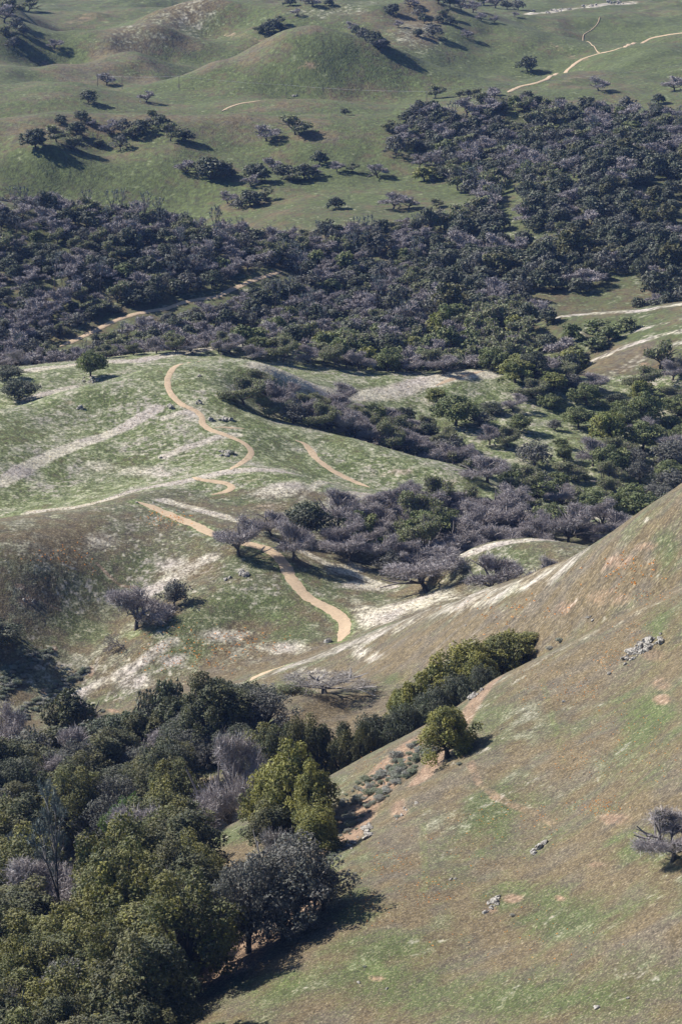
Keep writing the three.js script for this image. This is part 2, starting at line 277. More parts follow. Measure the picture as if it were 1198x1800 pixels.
// lower knoll
band(STRAW, 0.95, 5.5, [[60, 900], [130, 892], [190, 878], [240, 862], [290, 852], [345, 840], [400, 829], [450, 825], [500, 829]], 730);
band(STRAW, 0.8, 4, [[290, 880], [340, 893], [400, 910], [450, 922]], 700);
for (const [u, v, a, b] of [[500, 860, 70, 16], [620, 872, 60, 14], [570, 905, 50, 14], [560, 850, 40, 10]]) patch(STRAW, 0.8, u, v, a, b, 700);
for (const [u, v, a, b] of [[340, 860, 50, 12], [420, 880, 40, 10]]) patch(GREEN, 0.7, u, v, a, b, 700);
for (const [u, v, a, b] of [[470, 892, 60, 12], [440, 842, 40, 10]]) patch(SOIL, 0.5, u, v, a, b, 700);
// upper trail hill: green with pale tussocks
for (const [u, v, a, b] of [[100, 800, 140, 60], [250, 790, 110, 40], [60, 850, 90, 40], [220, 720, 60, 30], [350, 700, 40, 20], [330, 800, 60, 30], [80, 750, 80, 30], [560, 800, 60, 25], [650, 815, 80, 25], [720, 850, 80, 25], [480, 770, 50, 20]]) patch(TUFT, 0.8, u, v, a, b, 700);
for (const [u, v, a, b] of [[250, 710, 90, 50], [130, 700, 80, 20], [380, 680, 60, 40], [450, 760, 50, 30], [330, 760, 50, 20], [620, 830, 90, 30], [560, 790, 50, 25], [700, 845, 60, 18], [400, 800, 40, 16]]) patch(GREEN, 0.9, u, v, a, b, 700);
for (const [u, v, a, b] of [[220, 680, 60, 12], [120, 720, 50, 14], [60, 700, 40, 8]]) patch(BROWN, 0.9, u, v, a, b, 700);
patch(SOIL, 0.5, 120, 708, 18, 7, 700);
band(STRAW, 0.95, 4.5, [[0, 850], [60, 815], [120, 788], [180, 768], [230, 745], [275, 718]], 760);
band(STRAW, 0.7, 3.5, [[290, 802], [330, 786], [380, 770], [415, 764]], 760);
band(STRAW, 0.6, 3, [[290, 735], [320, 725], [345, 728]], 760);
for (const [u, v, a, b] of [[330, 730, 30, 12], [180, 820, 40, 14], [260, 830, 60, 14]]) patch(STRAW, 0.42, u, v, a, b, 760);
band(LUSH, 0.6, 2.5, [[525, 768], [555, 790], [570, 808], [600, 826], [640, 848], [690, 862]], 760);
band(LUSH, 0.6, 3, [[425, 770], [455, 785], [450, 800], [430, 815]], 760);
for (const [u, v, a, b] of [[750, 870, 30, 6], [700, 830, 60, 10], [790, 850, 30, 10]]) patch(SOIL, 0.5, u, v, a, b, 740);
band(STRAW, 0.95, 9, [[720, 872], [800, 880], [880, 892], [960, 902], [1050, 908]], 740);
for (const [u, v, a, b] of [[820, 820, 30, 8], [930, 898, 30, 4], [1010, 905, 30, 4]]) patch(GREEN, 0.9, u, v, a, b, 740);
// small knoll
band(STRAW, 0.95, 3.5, [[770, 1000], [800, 982], [840, 966], [880, 955], [920, 950], [970, 950]], 640);
for (const [u, v, a, b] of [[900, 985, 70, 30], [850, 1010, 30, 14]]) patch(GREEN, 0.7, u, v, a, b, 640);
// back ridge and green oak slopes
band(STRAW, 0.8, 9, [[460, 648], [510, 662], [560, 684], [620, 694], [680, 690], [740, 674], [800, 660], [850, 655]], 850);
for (const [u, v, a, b] of [[680, 705, 70, 14], [770, 700, 40, 20], [860, 690, 60, 20], [1130, 700, 60, 18]]) patch(TUFT, 0.75, u, v, a, b, 850);
for (const [u, v, a, b] of [[850, 700, 80, 30], [930, 760, 80, 50], [1000, 820, 90, 50], [860, 810, 60, 40], [480, 690, 50, 20], [1100, 740, 90, 40], [1000, 720, 60, 30]]) patch(GREEN, 1, u, v, a, b, 850);
for (const [u, v, a, b] of [[930, 770, 60, 40], [980, 800, 60, 30], [870, 800, 50, 30], [760, 700, 30, 12], [430, 700, 40, 10]]) patch(LUSH, 0.8, u, v, a, b, 850);
// pale slopes left and right beyond
for (const [u, v, a, b] of [[250, 640, 160, 14], [80, 655, 80, 14]]) patch(TUFT, 0.8, u, v, a, b, 880);
band(STRAW, 0.8, 7, [[60, 650], [140, 640], [240, 634], [330, 618], [410, 606]], 900);
band(STRAW, 0.8, 3, [[40, 704], [90, 690], [130, 680]], 850);
band(STRAW, 0.6, 4.5, [[1045, 632], [1070, 622], [1110, 605], [1150, 592], [1198, 582]], 940);
band(STRAW, 0.62, 5.5, [[975, 558], [1010, 553], [1060, 550], [1130, 546], [1198, 534]], 1000);
band(STRAW, 0.4, 4, [[1070, 600], [1120, 580], [1198, 560]], 980);
band(STRAW, 0.35, 6, [[1040, 668], [1080, 655], [1130, 625], [1198, 600]], 940);
for (const [u, v, a, b] of [[1120, 650, 90, 16], [1150, 630, 60, 14], [1100, 620, 100, 40], [1040, 590, 60, 20]]) patch(BROWN, 0.9, u, v, a, b, 940);
for (const [u, v, a, b] of [[1080, 570, 60, 10], [1140, 590, 60, 8]]) patch(GREEN, 0.8, u, v, a, b, 980);
patch(SOIL, 0.7, 1132, 640, 14, 6, 940);
// far grass hills
for (const [u, v, a, b] of [[60, 225, 120, 20], [400, 235, 120, 22], [180, 225, 80, 14], [560, 240, 80, 12], [300, 80, 70, 30], [480, 90, 60, 20], [260, 110, 60, 20], [620, 30, 60, 20], [420, 100, 80, 16], [60, 170, 80, 12], [1000, 180, 60, 6], [480, 190, 60, 8], [880, 140, 40, 10], [1040, 130, 60, 10]]) patch(BROWN, 0.85, u, v, a, b, 1300);
for (const [u, v, a, b] of [[330, 30, 60, 40], [270, 70, 40, 20], [600, 15, 50, 12], [730, 60, 50, 40]]) patch(STRAW, 0.34, u, v, a, b, 1500);
band(SOIL, 0.5, 14, [[130, 40], [160, 25], [190, 5]], 1700);
band(SOIL, 0.35, 6, [[400, 60], [450, 75], [480, 60]], 1700);
band(SOIL, 0.6, 5, [[60, 118], [80, 110]], 1700);
for (const [u, v, a, b] of [[545, 115, 30, 14], [640, 60, 30, 16], [790, 20, 40, 16], [1000, 100, 60, 10]]) patch(SOIL, 0.36, u, v, a, b, 1500);
band(STRAW, 0.85, 12, [[930, 25], [980, 18], [1040, 12], [1110, 4]], 1800);
patch(SOIL, 0.5, 1010, 137, 40, 10, 1500);
for (const [u, v, a, b] of [[150, 300, 160, 40], [560, 300, 120, 40], [640, 350, 80, 30], [900, 130, 200, 40], [1100, 100, 100, 30], [540, 140, 140, 20], [150, 110, 60, 30], [1150, 40, 60, 20], [780, 120, 80, 20]]) patch(GREEN, 0.8, u, v, a, b, 1300);
for (const [u, v, a, b] of [[720, 190, 60, 10], [870, 430, 24, 60], [660, 215, 60, 8], [480, 300, 30, 20]]) patch(LUSH, 0.3, u, v, a, b, 1180);

band(BROWN, 1, 40, [[340, 5], [280, 38], [220, 72], [170, 107], [140, 132]], 1600);
band(BROWN, 1, 22, [[540, 50], [490, 62], [440, 88], [360, 118], [250, 142]], 1600);
band(STRAW, 0.3, 20, [[520, 20], [560, 26], [620, 22], [650, 4]], 1750);
band(STRAW, 0.24, 26, [[340, 5], [280, 38], [220, 72]], 1700);
band(BROWN, 1, 30, [[740, 10], [735, 60], [690, 50]], 1750);
band(BROWN, 0.8, 14, [[0, 212], [150, 203], [300, 208], [430, 212], [560, 216]], 1380);
band(STRAW, 0.3, 10, [[790, 186], [850, 176], [720, 206]], 1400);
band(LUSH, 0.3, 30, [[660, 120], [740, 145], [820, 150]], 1600);
band(LUSH, 0.3, 20, [[360, 185], [300, 170], [220, 168]], 1600);
for (const [u, v, a, b] of [[400, 1470, 40, 20], [360, 1350, 40, 20], [430, 1300, 50, 20], [480, 1270, 30, 14]]) patch(GREEN, 1, u, v, a, b);
// trails: draped ribbons with trodden edges
const trailLines = [
  { label: 'pale dirt trail winding up and over the green hilltop', w: 1.8, pts: [[350, 636], [335, 637], [318, 640], [303, 650], [295, 665], [296, 682], [305, 698], [322, 712], [345, 723], [355, 734], [357, 746], [373, 757], [402, 767], [425, 777], [438, 787], [442, 796], [435, 806], [420, 817], [405, 826]] },
  { label: 'dirt trail switchback curving below the small pale knoll', w: 2.0, pts: [[338, 839], [352, 843], [380, 847], [400, 851], [407, 856], [401, 862], [386, 867], [372, 870]] },
  { label: 'broad ochre dirt trail running past the bare oaks to the saddle', w: 3.0, pts: [[240, 882], [262, 889], [300, 905], [340, 922], [380, 941], [430, 955], [470, 966], [490, 981], [503, 999], [515, 1020], [531, 1040], [551, 1056], [576, 1069], [597, 1083], [606, 1098], [603, 1115], [596, 1128]] },
  { label: 'short stretch of dirt trail below the saddle, above the dark trees', w: 2.6, pts: [[440, 1197], [455, 1188], [475, 1179], [500, 1170]], from: 600 },
  { label: 'narrow dirt trail slanting down the spur right of the main trail', w: 2.0, pts: [[519, 774], [533, 779], [546, 793], [557, 807], [576, 822], [600, 836], [625, 848], [650, 857]] },
  { label: 'short pale side path leaving the main trail beside lichen rocks', w: 1.3, pts: [[376, 752], [392, 751], [408, 752], [430, 754]] },
  { label: 'thin dirt trail over the far grassy knoll', w: 2.0, pts: [[766, 678], [790, 668], [820, 659], [850, 653]] },
  { label: 'pale dirt road cut across the wooded hillside', w: 2.6, pts: [[105, 610], [140, 595], [170, 580], [205, 563], [240, 552], [290, 543], [330, 530], [380, 522], [410, 508], [440, 495], [470, 485], [495, 478]], from: 1030, lift: 0.25 },
  { label: 'pale gravel track climbing the far green hills', w: 2.8, pts: [[893, 163], [915, 152], [945, 145], [975, 131], [1010, 112], [1050, 95], [1080, 88], [1110, 78], [1140, 69], [1170, 62], [1215, 59]], from: 1560, lift: 0.3 },
  { label: 'faint footpath climbing from the far gravel track', w: 0.7, pts: [[1053, 93], [1040, 80], [1024, 66], [1035, 55], [1050, 40], [1053, 30]], from: 1560, lift: 0.3 },
  { label: 'grey farm track curving round the low far knoll', w: 1.9, pts: [[390, 196], [408, 187], [430, 181], [460, 177]], from: 1560, lift: 0.3 },
];
for (const t of trailLines) {
  const p = t.pts.map(([u, v]) => hit(u, v, t.from ?? 560)).filter(Boolean);
  const keep = [p[0]]; for (const q of p) if (q.distanceTo(keep.at(-1)) > 1 && q.distanceTo(keep.at(-1)) < (q.z < -1500 ? 300 : 70)) keep.push(q);
  t.curve = new THREE.CatmullRomCurve3(keep.map((q) => new THREE.Vector3(q.x, 0, q.z)), false, 'centripetal');
  t.len = t.curve.getLength();
  const n = Math.ceil(t.len / 3), c = t.curve.getSpacedPoints(n);
  if (keep[0].z > -1000) for (let i = 0; i < n; i++) strokes.push({ kind: LUSH, strength: 0.62, r: t.w / 2 + 1.5, ax: c[i].x, az: c[i].z, bx: c[i + 1].x, bz: c[i + 1].z });
}

const sRGB = new Uint8Array(4097);
for (let i = 0; i <= 4096; i++) { const x = i / 4096; sRGB[i] = Math.round(255 * (x <= 0.0031308 ? 12.92 * x : 1.055 * x ** (1 / 2.4) - 0.055)); }
const cols = {   // linear base colours of the cover
  green: [0.064, 0.080, 0.025], brown: [0.116, 0.087, 0.046], heath: [0.112, 0.091, 0.063], lush: [0.100, 0.140, 0.034], straw: [0.500, 0.460, 0.365], mauve: [0.390, 0.345, 0.310], soil: [0.230, 0.148, 0.098],
};
// by distance from the camera, palest midway: share of green, of tussocks, of thin straw, of fresh green
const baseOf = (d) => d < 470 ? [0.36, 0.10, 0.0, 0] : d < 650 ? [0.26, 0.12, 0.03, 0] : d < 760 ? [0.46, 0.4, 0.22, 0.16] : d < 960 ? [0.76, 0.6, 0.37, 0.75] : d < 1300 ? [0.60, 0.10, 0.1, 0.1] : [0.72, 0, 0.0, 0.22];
function cover(x, z, d, M, k, fine, out) {               // colour of the ground at a place, given the strength of each cover there
  const n1 = fbm(x / 26, z / 26), n2 = vn(x / 6.3 + 9, z / 6.3), n6 = vn(x / 3.1 + 19, z / 3.1), n3 = vn(x / 1.5, z / 1.5 + 31), n4 = vn(x / fine + 3, z / fine), n5 = vn(x / fine * 2.3, z / fine * 2.3 + 7);
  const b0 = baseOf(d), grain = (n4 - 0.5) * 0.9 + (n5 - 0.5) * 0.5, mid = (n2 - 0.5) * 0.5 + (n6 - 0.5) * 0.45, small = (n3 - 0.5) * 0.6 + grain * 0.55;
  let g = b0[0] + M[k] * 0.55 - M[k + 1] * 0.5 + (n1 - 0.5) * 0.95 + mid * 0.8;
  g = sstep(0.1, 0.9, g + small * 0.6);
  const A = cols.green, hm = sstep(0.35, 0.65, n1 * 0.5 + n6 * 0.5), C = [lerp(cols.brown[0], cols.heath[0], hm), lerp(cols.brown[1], cols.heath[1], hm), lerp(cols.brown[2], cols.heath[2], hm)];
  let r = lerp(C[0], A[0], g), gr = lerp(C[1], A[1], g), b = lerp(C[2], A[2], g), w;
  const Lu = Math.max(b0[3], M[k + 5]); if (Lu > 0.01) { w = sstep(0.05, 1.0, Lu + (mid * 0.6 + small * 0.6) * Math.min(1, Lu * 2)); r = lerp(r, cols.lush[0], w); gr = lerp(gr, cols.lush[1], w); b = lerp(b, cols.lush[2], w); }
  if (M[k + 4] > 0.01) { w = sstep(0.25, 0.95, M[k + 4] + mid * 0.9 + small * 0.55) * 0.85; r = lerp(r, cols.soil[0], w); gr = lerp(gr, cols.soil[1], w); b = lerp(b, cols.soil[2], w); }
  // straw: thick in places, thin or in tussocks in others
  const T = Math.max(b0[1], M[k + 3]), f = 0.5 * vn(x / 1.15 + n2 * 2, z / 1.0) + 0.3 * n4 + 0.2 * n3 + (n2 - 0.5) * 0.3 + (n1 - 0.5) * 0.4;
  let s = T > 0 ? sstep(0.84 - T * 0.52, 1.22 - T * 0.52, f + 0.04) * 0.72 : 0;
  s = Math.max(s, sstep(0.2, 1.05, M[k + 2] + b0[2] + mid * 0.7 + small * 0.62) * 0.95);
  const m = sstep(0.3, 0.75, n2 * 0.5 + n1 * 0.5);
  r = lerp(r, lerp(cols.straw[0], cols.mauve[0], m), s); gr = lerp(gr, lerp(cols.straw[1], cols.mauve[1], m), s); b = lerp(b, lerp(cols.straw[2], cols.mauve[2], m), s);
  let q = 1 + grain * 0.8 + (n3 - 0.5) * 0.35;
  if (fine < 0.6) {                                      // single stalks and the gaps between them
    let h = Math.imul(Math.floor(x * 2.4 / fine), 0x27d4eb2d) ^ Math.imul(Math.floor(z * 2.4 / fine), 0x165667b1); h ^= h >>> 15; h = Math.imul(h, 0x85ebca6b); h ^= h >>> 13; h = Math.imul(h, 0xc2b2ae35); const speck = ((h ^ (h >>> 16)) >>> 0) / 4294967296;
    if (speck > 0.88) { w = 0.55 * (1 - s); r = lerp(r, 0.27, w); gr = lerp(gr, 0.225, w); b = lerp(b, 0.16, w); }
    q *= speck < 0.16 ? 0.55 : 0.82 + 0.36 * speck;
  }
  out[0] = r * q; out[1] = gr * q; out[2] = b * q; out[3] = g; out[4] = s;
}

const chunkEdges = [225, 475, 640, 775, 960, 1320, 2050, 3500], chunkSize = [[2048, 2048], [2048, 1024], [2048, 1024], [2048, 1024], [2048, 1024], [2048, 1024], [1024, 512]], chunkFine = [0.28, 0.4, 0.45, 0.5, 0.8, 1.2, 2];
const rowOf = chunkEdges.map((d) => clamp(Math.round(fracS(d)), 0, NS));
const chunkNames = ['steep grassy hillside with brown turf in front', 'brown hillside and tree filled ravine behind the near crest', 'rounded trail hill with brown and green turf', 'green hills flecked with pale tussocks around the upper trail', 'wooded valley floor and hillside beneath the far woods', 'smooth green grass hills beyond the woods', 'last hills at the top of the view'];
const tufts = [];
const bumpData = (() => { const N = 512, a = new Uint8Array(N * N * 4); for (let j = 0; j < N; j++) for (let i = 0; i < N; i++) { const q = (f) => { const x = i / N * f, y = j / N * f, xi = Math.floor(x), yi = Math.floor(y), fx = x - xi, fy = y - yi, t = (p, s) => noiseTable[((yi + s) % f) * NT + (xi + p) % f]; return lerp(lerp(t(0, 0), t(1, 0), fx), lerp(t(0, 1), t(1, 1), fx), fy); }; const v = 255 * (0.35 * q(16) + 0.3 * q(40) + 0.35 * q(90)) | 0; a.set([v, v, v, 255], (j * N + i) * 4); } return a; })();
function bumpOf(w, h, tile) { const t = new THREE.DataTexture(bumpData, 512, 512); t.wrapS = t.wrapT = THREE.RepeatWrapping; t.magFilter = THREE.LinearFilter; t.repeat.set(w / tile, h / tile); t.needsUpdate = true; return t; }
for (let c = 0; c + 1 < chunkEdges.length; c++) {
  const j0 = rowOf[c], j1 = rowOf[c + 1], nr = j1 - j0, dA = Math.exp(LS0 + (LS1 - LS0) * j0 / NS), dB = Math.exp(LS0 + (LS1 - LS0) * j1 / NS);
  const x1 = dB * Math.sin(AMAX), x0 = -x1, z0 = -dB, z1 = -dA * Math.cos(AMAX);
  const [W, Hh] = chunkSize[c].map((n) => Math.round(n * TEX)), px = (x1 - x0) / W, pz = (z1 - z0) / Hh;
  const M = new Float32Array(W * Hh * NK);
  for (const s of strokes) {
    let lx, hx, lz, hz;
    if (s.r) { const r = s.r * 1.5; lx = Math.min(s.ax, s.bx) - r; hx = Math.max(s.ax, s.bx) + r; lz = Math.min(s.az, s.bz) - r; hz = Math.max(s.az, s.bz) + r; }
    else { lx = s.cx - s.rx * 1.27; hx = s.cx + s.rx * 1.27; lz = s.cz - s.rz * 1.27; hz = s.cz + s.rz * 1.27; }
    const ia = clamp(Math.floor((lx - x0) / px), 0, W), ib = clamp(Math.ceil((hx - x0) / px), 0, W), ja = clamp(Math.floor((lz - z0) / pz), 0, Hh), jb = clamp(Math.ceil((hz - z0) / pz), 0, Hh);
    for (let j = ja; j < jb; j++) for (let i = ia; i < ib; i++) {
      const x = x0 + (i + 0.5) * px, z = z0 + (j + 0.5) * pz; let w;
      if (s.r) { const ex = s.bx - s.ax, ez = s.bz - s.az, t = clamp(((x - s.ax) * ex + (z - s.az) * ez) / (ex * ex + ez * ez + 1e-9)); w = 1.5 - Math.hypot(x - s.ax - ex * t, z - s.az - ez * t) / s.r; }
      else { const dx = x - s.cx, dz = z - s.cz, p = s.i[0] * dx + s.i[1] * dz, q = s.i[2] * dx + s.i[3] * dz; w = 1.25 - Math.sqrt(p * p + q * q); }
      if (w > 0) { w = Math.min(1, w); w = s.strength * w * w * (3 - 2 * w); const k = (j * W + i) * NK + s.kind; if (w > M[k]) M[k] = w; }
    }
  }
  const data = new Uint8Array(W * Hh * 4), o = new Float32Array(5);
  const rr = rngOf(500 + c);
  for (let j = 0; j < Hh; j++) for (let i = 0; i < W; i++) {
    const x = x0 + (i + 0.5) * px, z = z0 + (j + 0.5) * pz, d = Math.hypot(x, z), k = j * W + i;
    if (Math.abs(x) > -z * 0.232) { data[k * 4 + 3] = 255; continue; }
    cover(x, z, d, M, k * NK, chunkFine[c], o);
    for (let q = 0; q < 3; q++) data[k * 4 + q] = sRGB[clamp(o[q] * 4096 | 0, 0, 4096)];
    data[k * 4 + 3] = 255;
  }
  const tex = new THREE.DataTexture(data, W, Hh, THREE.RGBAFormat); tex.colorSpace = THREE.SRGBColorSpace; tex.magFilter = THREE.LinearFilter; tex.minFilter = THREE.LinearMipmapLinearFilter; tex.generateMipmaps = true; tex.needsUpdate = true;
  const n = (NA + 1) * (nr + 1), pos = new Float32Array(n * 3), nor = new Float32Array(n * 3), uv = new Float32Array(n * 2), idx = new Uint32Array(NA * nr * 6);
  const P = (i, j) => { const d = Math.exp(LS0 + (LS1 - LS0) * j / NS), a = (i / NA * 2 - 1) * AMAX; return [d * Math.sin(a), H[j * (NA + 1) + i], -d * Math.cos(a)]; };
  let q = 0;
  for (let j = j0; j <= j1; j++) for (let i = 0; i <= NA; i++) {
    const k = (j - j0) * (NA + 1) + i, p = P(i, j), l = P(Math.max(i - 1, 0), j), r = P(Math.min(i + 1, NA), j), f = P(i, Math.max(j - 1, 0)), b = P(i, Math.min(j + 1, NS));
    const ax = r[0] - l[0], ay = r[1] - l[1], az = r[2] - l[2], bx = b[0] - f[0], by = b[1] - f[1], bz = b[2] - f[2];
    let nx = ay * bz - az * by, ny = az * bx - ax * bz, nz = ax * by - ay * bx; const L = Math.hypot(nx, ny, nz);
    pos.set(p, k * 3); nor.set([nx / L, ny / L, nz / L], k * 3); uv.set([(p[0] - x0) / (x1 - x0), (p[2] - z0) / (z1 - z0)], k * 2);
    if (i < NA && j < j1) { idx.set([k, k + 1, k + NA + 1, k + 1, k + NA + 2, k + NA + 1], q); q += 6; }
  }
  const g = new THREE.BufferGeometry();
  g.setAttribute('position', new THREE.BufferAttribute(pos, 3)); g.setAttribute('normal', new THREE.BufferAttribute(nor, 3)); g.setAttribute('uv', new THREE.BufferAttribute(uv, 2)); g.setIndex(new THREE.BufferAttribute(idx, 1));
  const m = new THREE.Mesh(g, new THREE.MeshStandardMaterial({ map: tex, bumpMap: bumpOf(x1 - x0, z1 - z0, c < 5 ? 14 : 40), bumpScale: c < 5 ? 0.16 : 0.5, roughness: 1, name: 'turf' }));
  m.name = numbered('terrain'); scene.add(tag(m, chunkNames[c], 'hills', null, 'structure'));
  // standing grass on the nearer slopes, in the colours of the turf it grows from
  const want = c === 3 ? 42000 : c === 2 ? 30000 : 0;
  for (let t = 0; t < want * GRASS; t++) {
    const d = Math.sqrt(lerp(dA * dA, dB * dB, rr())), a = (rr() * 2 - 1) * 0.128, x = d * Math.sin(a), z = -d * Math.cos(a);
    const i = clamp(Math.floor((x - x0) / px), 0, W - 1), j = clamp(Math.floor((z - z0) / pz), 0, Hh - 1);
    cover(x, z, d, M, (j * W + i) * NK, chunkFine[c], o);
    if (c >= 2 && o[4] < 0.35) continue;
    const keep = rr(), y = groundY(x, z), pp = pixelOf(x, y, z);
    if (pp[1] < -50 || pp[1] > 1850 || M[(j * W + i) * NK + 4] > 0.6 && keep < 0.7) continue;
    tufts.push([x, y, z, o[0], o[1], o[2], c, rr()]);
  }
}
console.log('ground', tufts.length, Date.now() - T0);

// trail ribbons
const dirtTex = (() => {
  const N = 512, data = new Uint8Array(N * N * 4);
  for (let j = 0; j < N; j++) for (let i = 0; i < N; i++) {
    const x = i / 16, y = j / 16, n = 0.5 * vn(x % 32, y % 32) + 0.3 * vn(x * 4, y * 4) + 0.2 * vn(x * 13, y * 13), q = 0.78 + 0.44 * n;
    data.set([sRGB[clamp(0.45 * q * 4096 | 0, 0, 4096)], sRGB[clamp(0.338 * q * 4096 | 0, 0, 4096)], sRGB[clamp(0.226 * q * 4096 | 0, 0, 4096)], 255], (j * N + i) * 4);
  }
  const t = new THREE.DataTexture(data, N, N); t.colorSpace = THREE.SRGBColorSpace; t.magFilter = THREE.LinearFilter; t.wrapS = t.wrapT = THREE.RepeatWrapping; t.needsUpdate = true; return t;
})();
const dirtMat = new THREE.MeshStandardMaterial({ map: dirtTex, roughness: 1, name: 'dirt' });
for (const t of trailLines) {
  const n = Math.ceil(t.len / 0.8), pos = [], uv = [], idx = [], K = 6, lift = t.lift ?? 0.07;
  for (let i = 0; i <= n; i++) {
    const p = t.curve.getPointAt(i / n), q = t.curve.getTangentAt(i / n), sx = -q.z, sz = q.x, s = i / n * t.len;
    const end = Math.min(1, Math.min(i, n - i) * 0.12 + 0.25), wl = t.w / 2 * end * (0.62 + 0.5 * fbm(s / 5, t.w * 7) + 0.35 * vn(s / 0.9, t.len)), wr = t.w / 2 * end * (0.62 + 0.5 * fbm(s / 5 + 40, t.w * 3) + 0.35 * vn(s / 0.9 + 50, t.len));
    for (let k = 0; k <= K; k++) {
      const f = k / K, w = lerp(-wl, wr, f), x = p.x + sx * w, z = p.z + sz * w;
      const y = Math.max(groundY(x, z), groundY(p.x, p.z) - Math.abs(w) * 0.25);
      pos.push(x, y + (k === 0 || k === K ? lift * 0.3 : lift), z); uv.push(x / 16, z / 16);
      if (i < n && k < K) { const a = i * (K + 1) + k; idx.push(a, a + 1, a + K + 1, a + 1, a + K + 2, a + K + 1); }
    }
  }
  const g = new THREE.BufferGeometry(); g.setAttribute('position', new THREE.Float32BufferAttribute(pos, 3)); g.setAttribute('uv', new THREE.Float32BufferAttribute(uv, 2)); g.setIndex(idx); g.computeVertexNormals();
  const nn = g.attributes.normal.array; if (nn[1] < 0) { const ix = g.index.array; for (let i = 0; i < ix.length; i += 3) { const a = ix[i]; ix[i] = ix[i + 1]; ix[i + 1] = a; } g.computeVertexNormals(); }
  const m = new THREE.Mesh(g, dirtMat); m.name = numbered('dirt_trail'); scene.add(tag(m, t.label, 'trail', null, 'structure'));
}

// ---------------------------------------------------------------- trees: builders
const V3 = THREE.Vector3;
class Buf {
  constructor() { this.p = []; this.c = []; this.i = []; this.n = 0; }
  vert(x, y, z, c) { this.p.push(x, y, z); this.c.push(c[0], c[1], c[2]); return this.n++; }
  tube(a, b, ra, rb, sides, c) {
    const d = new V3().subVectors(b, a).normalize(), s = Math.abs(d.y) < 0.9 ? new V3(0, 1, 0) : new V3(1, 0, 0), e = new V3().crossVectors(d, s).normalize(), f = new V3().crossVectors(d, e), o = this.n;
    for (let k = 0; k < sides; k++) { const t = k / sides * Math.PI * 2, x = Math.cos(t), y = Math.sin(t); for (const [q, r] of [[a, ra], [b, rb]]) this.vert(q.x + (e.x * x + f.x * y) * r, q.y + (e.y * x + f.y * y) * r, q.z + (e.z * x + f.z * y) * r, c); }
    for (let k = 0; k < sides; k++) { const u = o + k * 2, w = o + (k + 1) % sides * 2; this.i.push(u, w, u + 1, w, w + 1, u + 1); }
  }
  strip(a, b, w, c, r) {                                  // a flat twig
    const d = new V3().subVectors(b, a), e = new V3(r() - 0.5, r() - 0.5, r() - 0.5).cross(d).normalize().multiplyScalar(w), o = this.n;
    this.vert(a.x - e.x, a.y - e.y, a.z - e.z, c); this.vert(a.x + e.x, a.y + e.y, a.z + e.z, c); this.vert(b.x + e.x * 0.4, b.y + e.y * 0.4, b.z + e.z * 0.4, c); this.vert(b.x - e.x * 0.4, b.y - e.y * 0.4, b.z - e.z * 0.4, c);
    this.i.push(o, o + 1, o + 2, o, o + 2, o + 3);
  }
  leaf(x, y, z, s, dx, dy, dz, c, r, spread = 1.1) {       // a small spray of leaves: a bent diamond
    let nx = dx + (r() - 0.5) * spread * 2, ny = dy + (r() - 0.5) * spread * 2, nz = dz + (r() - 0.5) * spread * 2; const l = Math.hypot(nx, ny, nz) || 1; nx /= l; ny /= l; nz /= l;
    let ax = ny * 0.3 - nz * 0.9, ay = nz * 0.2 - nx * 0.3, az = nx * 0.9 - ny * 0.2; const m = Math.hypot(ax, ay, az) || 1; ax /= m; ay /= m; az /= m;
    let bx = ny * az - nz * ay, by = nz * ax - nx * az, bz = nx * ay - ny * ax; const t = r() * 6.28, ct = Math.cos(t), st = Math.sin(t);
    const ex = (ax * ct + bx * st) * s, ey = (ay * ct + by * st) * s, ez = (az * ct + bz * st) * s, fx = (bx * ct - ax * st) * s * 0.62, fy = (by * ct - ay * st) * s * 0.62, fz = (bz * ct - az * st) * s * 0.62, h = s * 0.25, o = this.n;
    this.vert(x - ex, y - ey, z - ez, c); this.vert(x + fx - nx * h, y + fy - ny * h, z + fz - nz * h, c); this.vert(x + ex, y + ey, z + ez, c); this.vert(x - fx - nx * h, y - fy - ny * h, z - fz - nz * h, c);
    this.i.push(o, o + 1, o + 2, o, o + 2, o + 3);
  }
  geo() { const g = new THREE.BufferGeometry(); g.setAttribute('position', new THREE.Float32BufferAttribute(this.p, 3)); g.setAttribute('color', new THREE.Float32BufferAttribute(this.c, 3)); g.setIndex(this.i); return g; }
}
const tint = (c, r, k = 0.25) => { const q = 1 + (r() - 0.5) * 2 * k; return [c[0] * q, c[1] * q, c[2] * q]; };
const pick = (a, r) => a[Math.floor(r() * a.length)];
const bark = [0.060, 0.050, 0.044], paleBark = [0.21, 0.19, 0.17];
const leafMat = new THREE.MeshPhysicalMaterial({ vertexColors: true, roughness: 0.9, transmission: 0.3, thickness: 0, side: THREE.DoubleSide, name: 'leaves' });
const woodMat = new THREE.MeshStandardMaterial({ vertexColors: true, roughness: 1, side: THREE.DoubleSide, name: 'wood' });

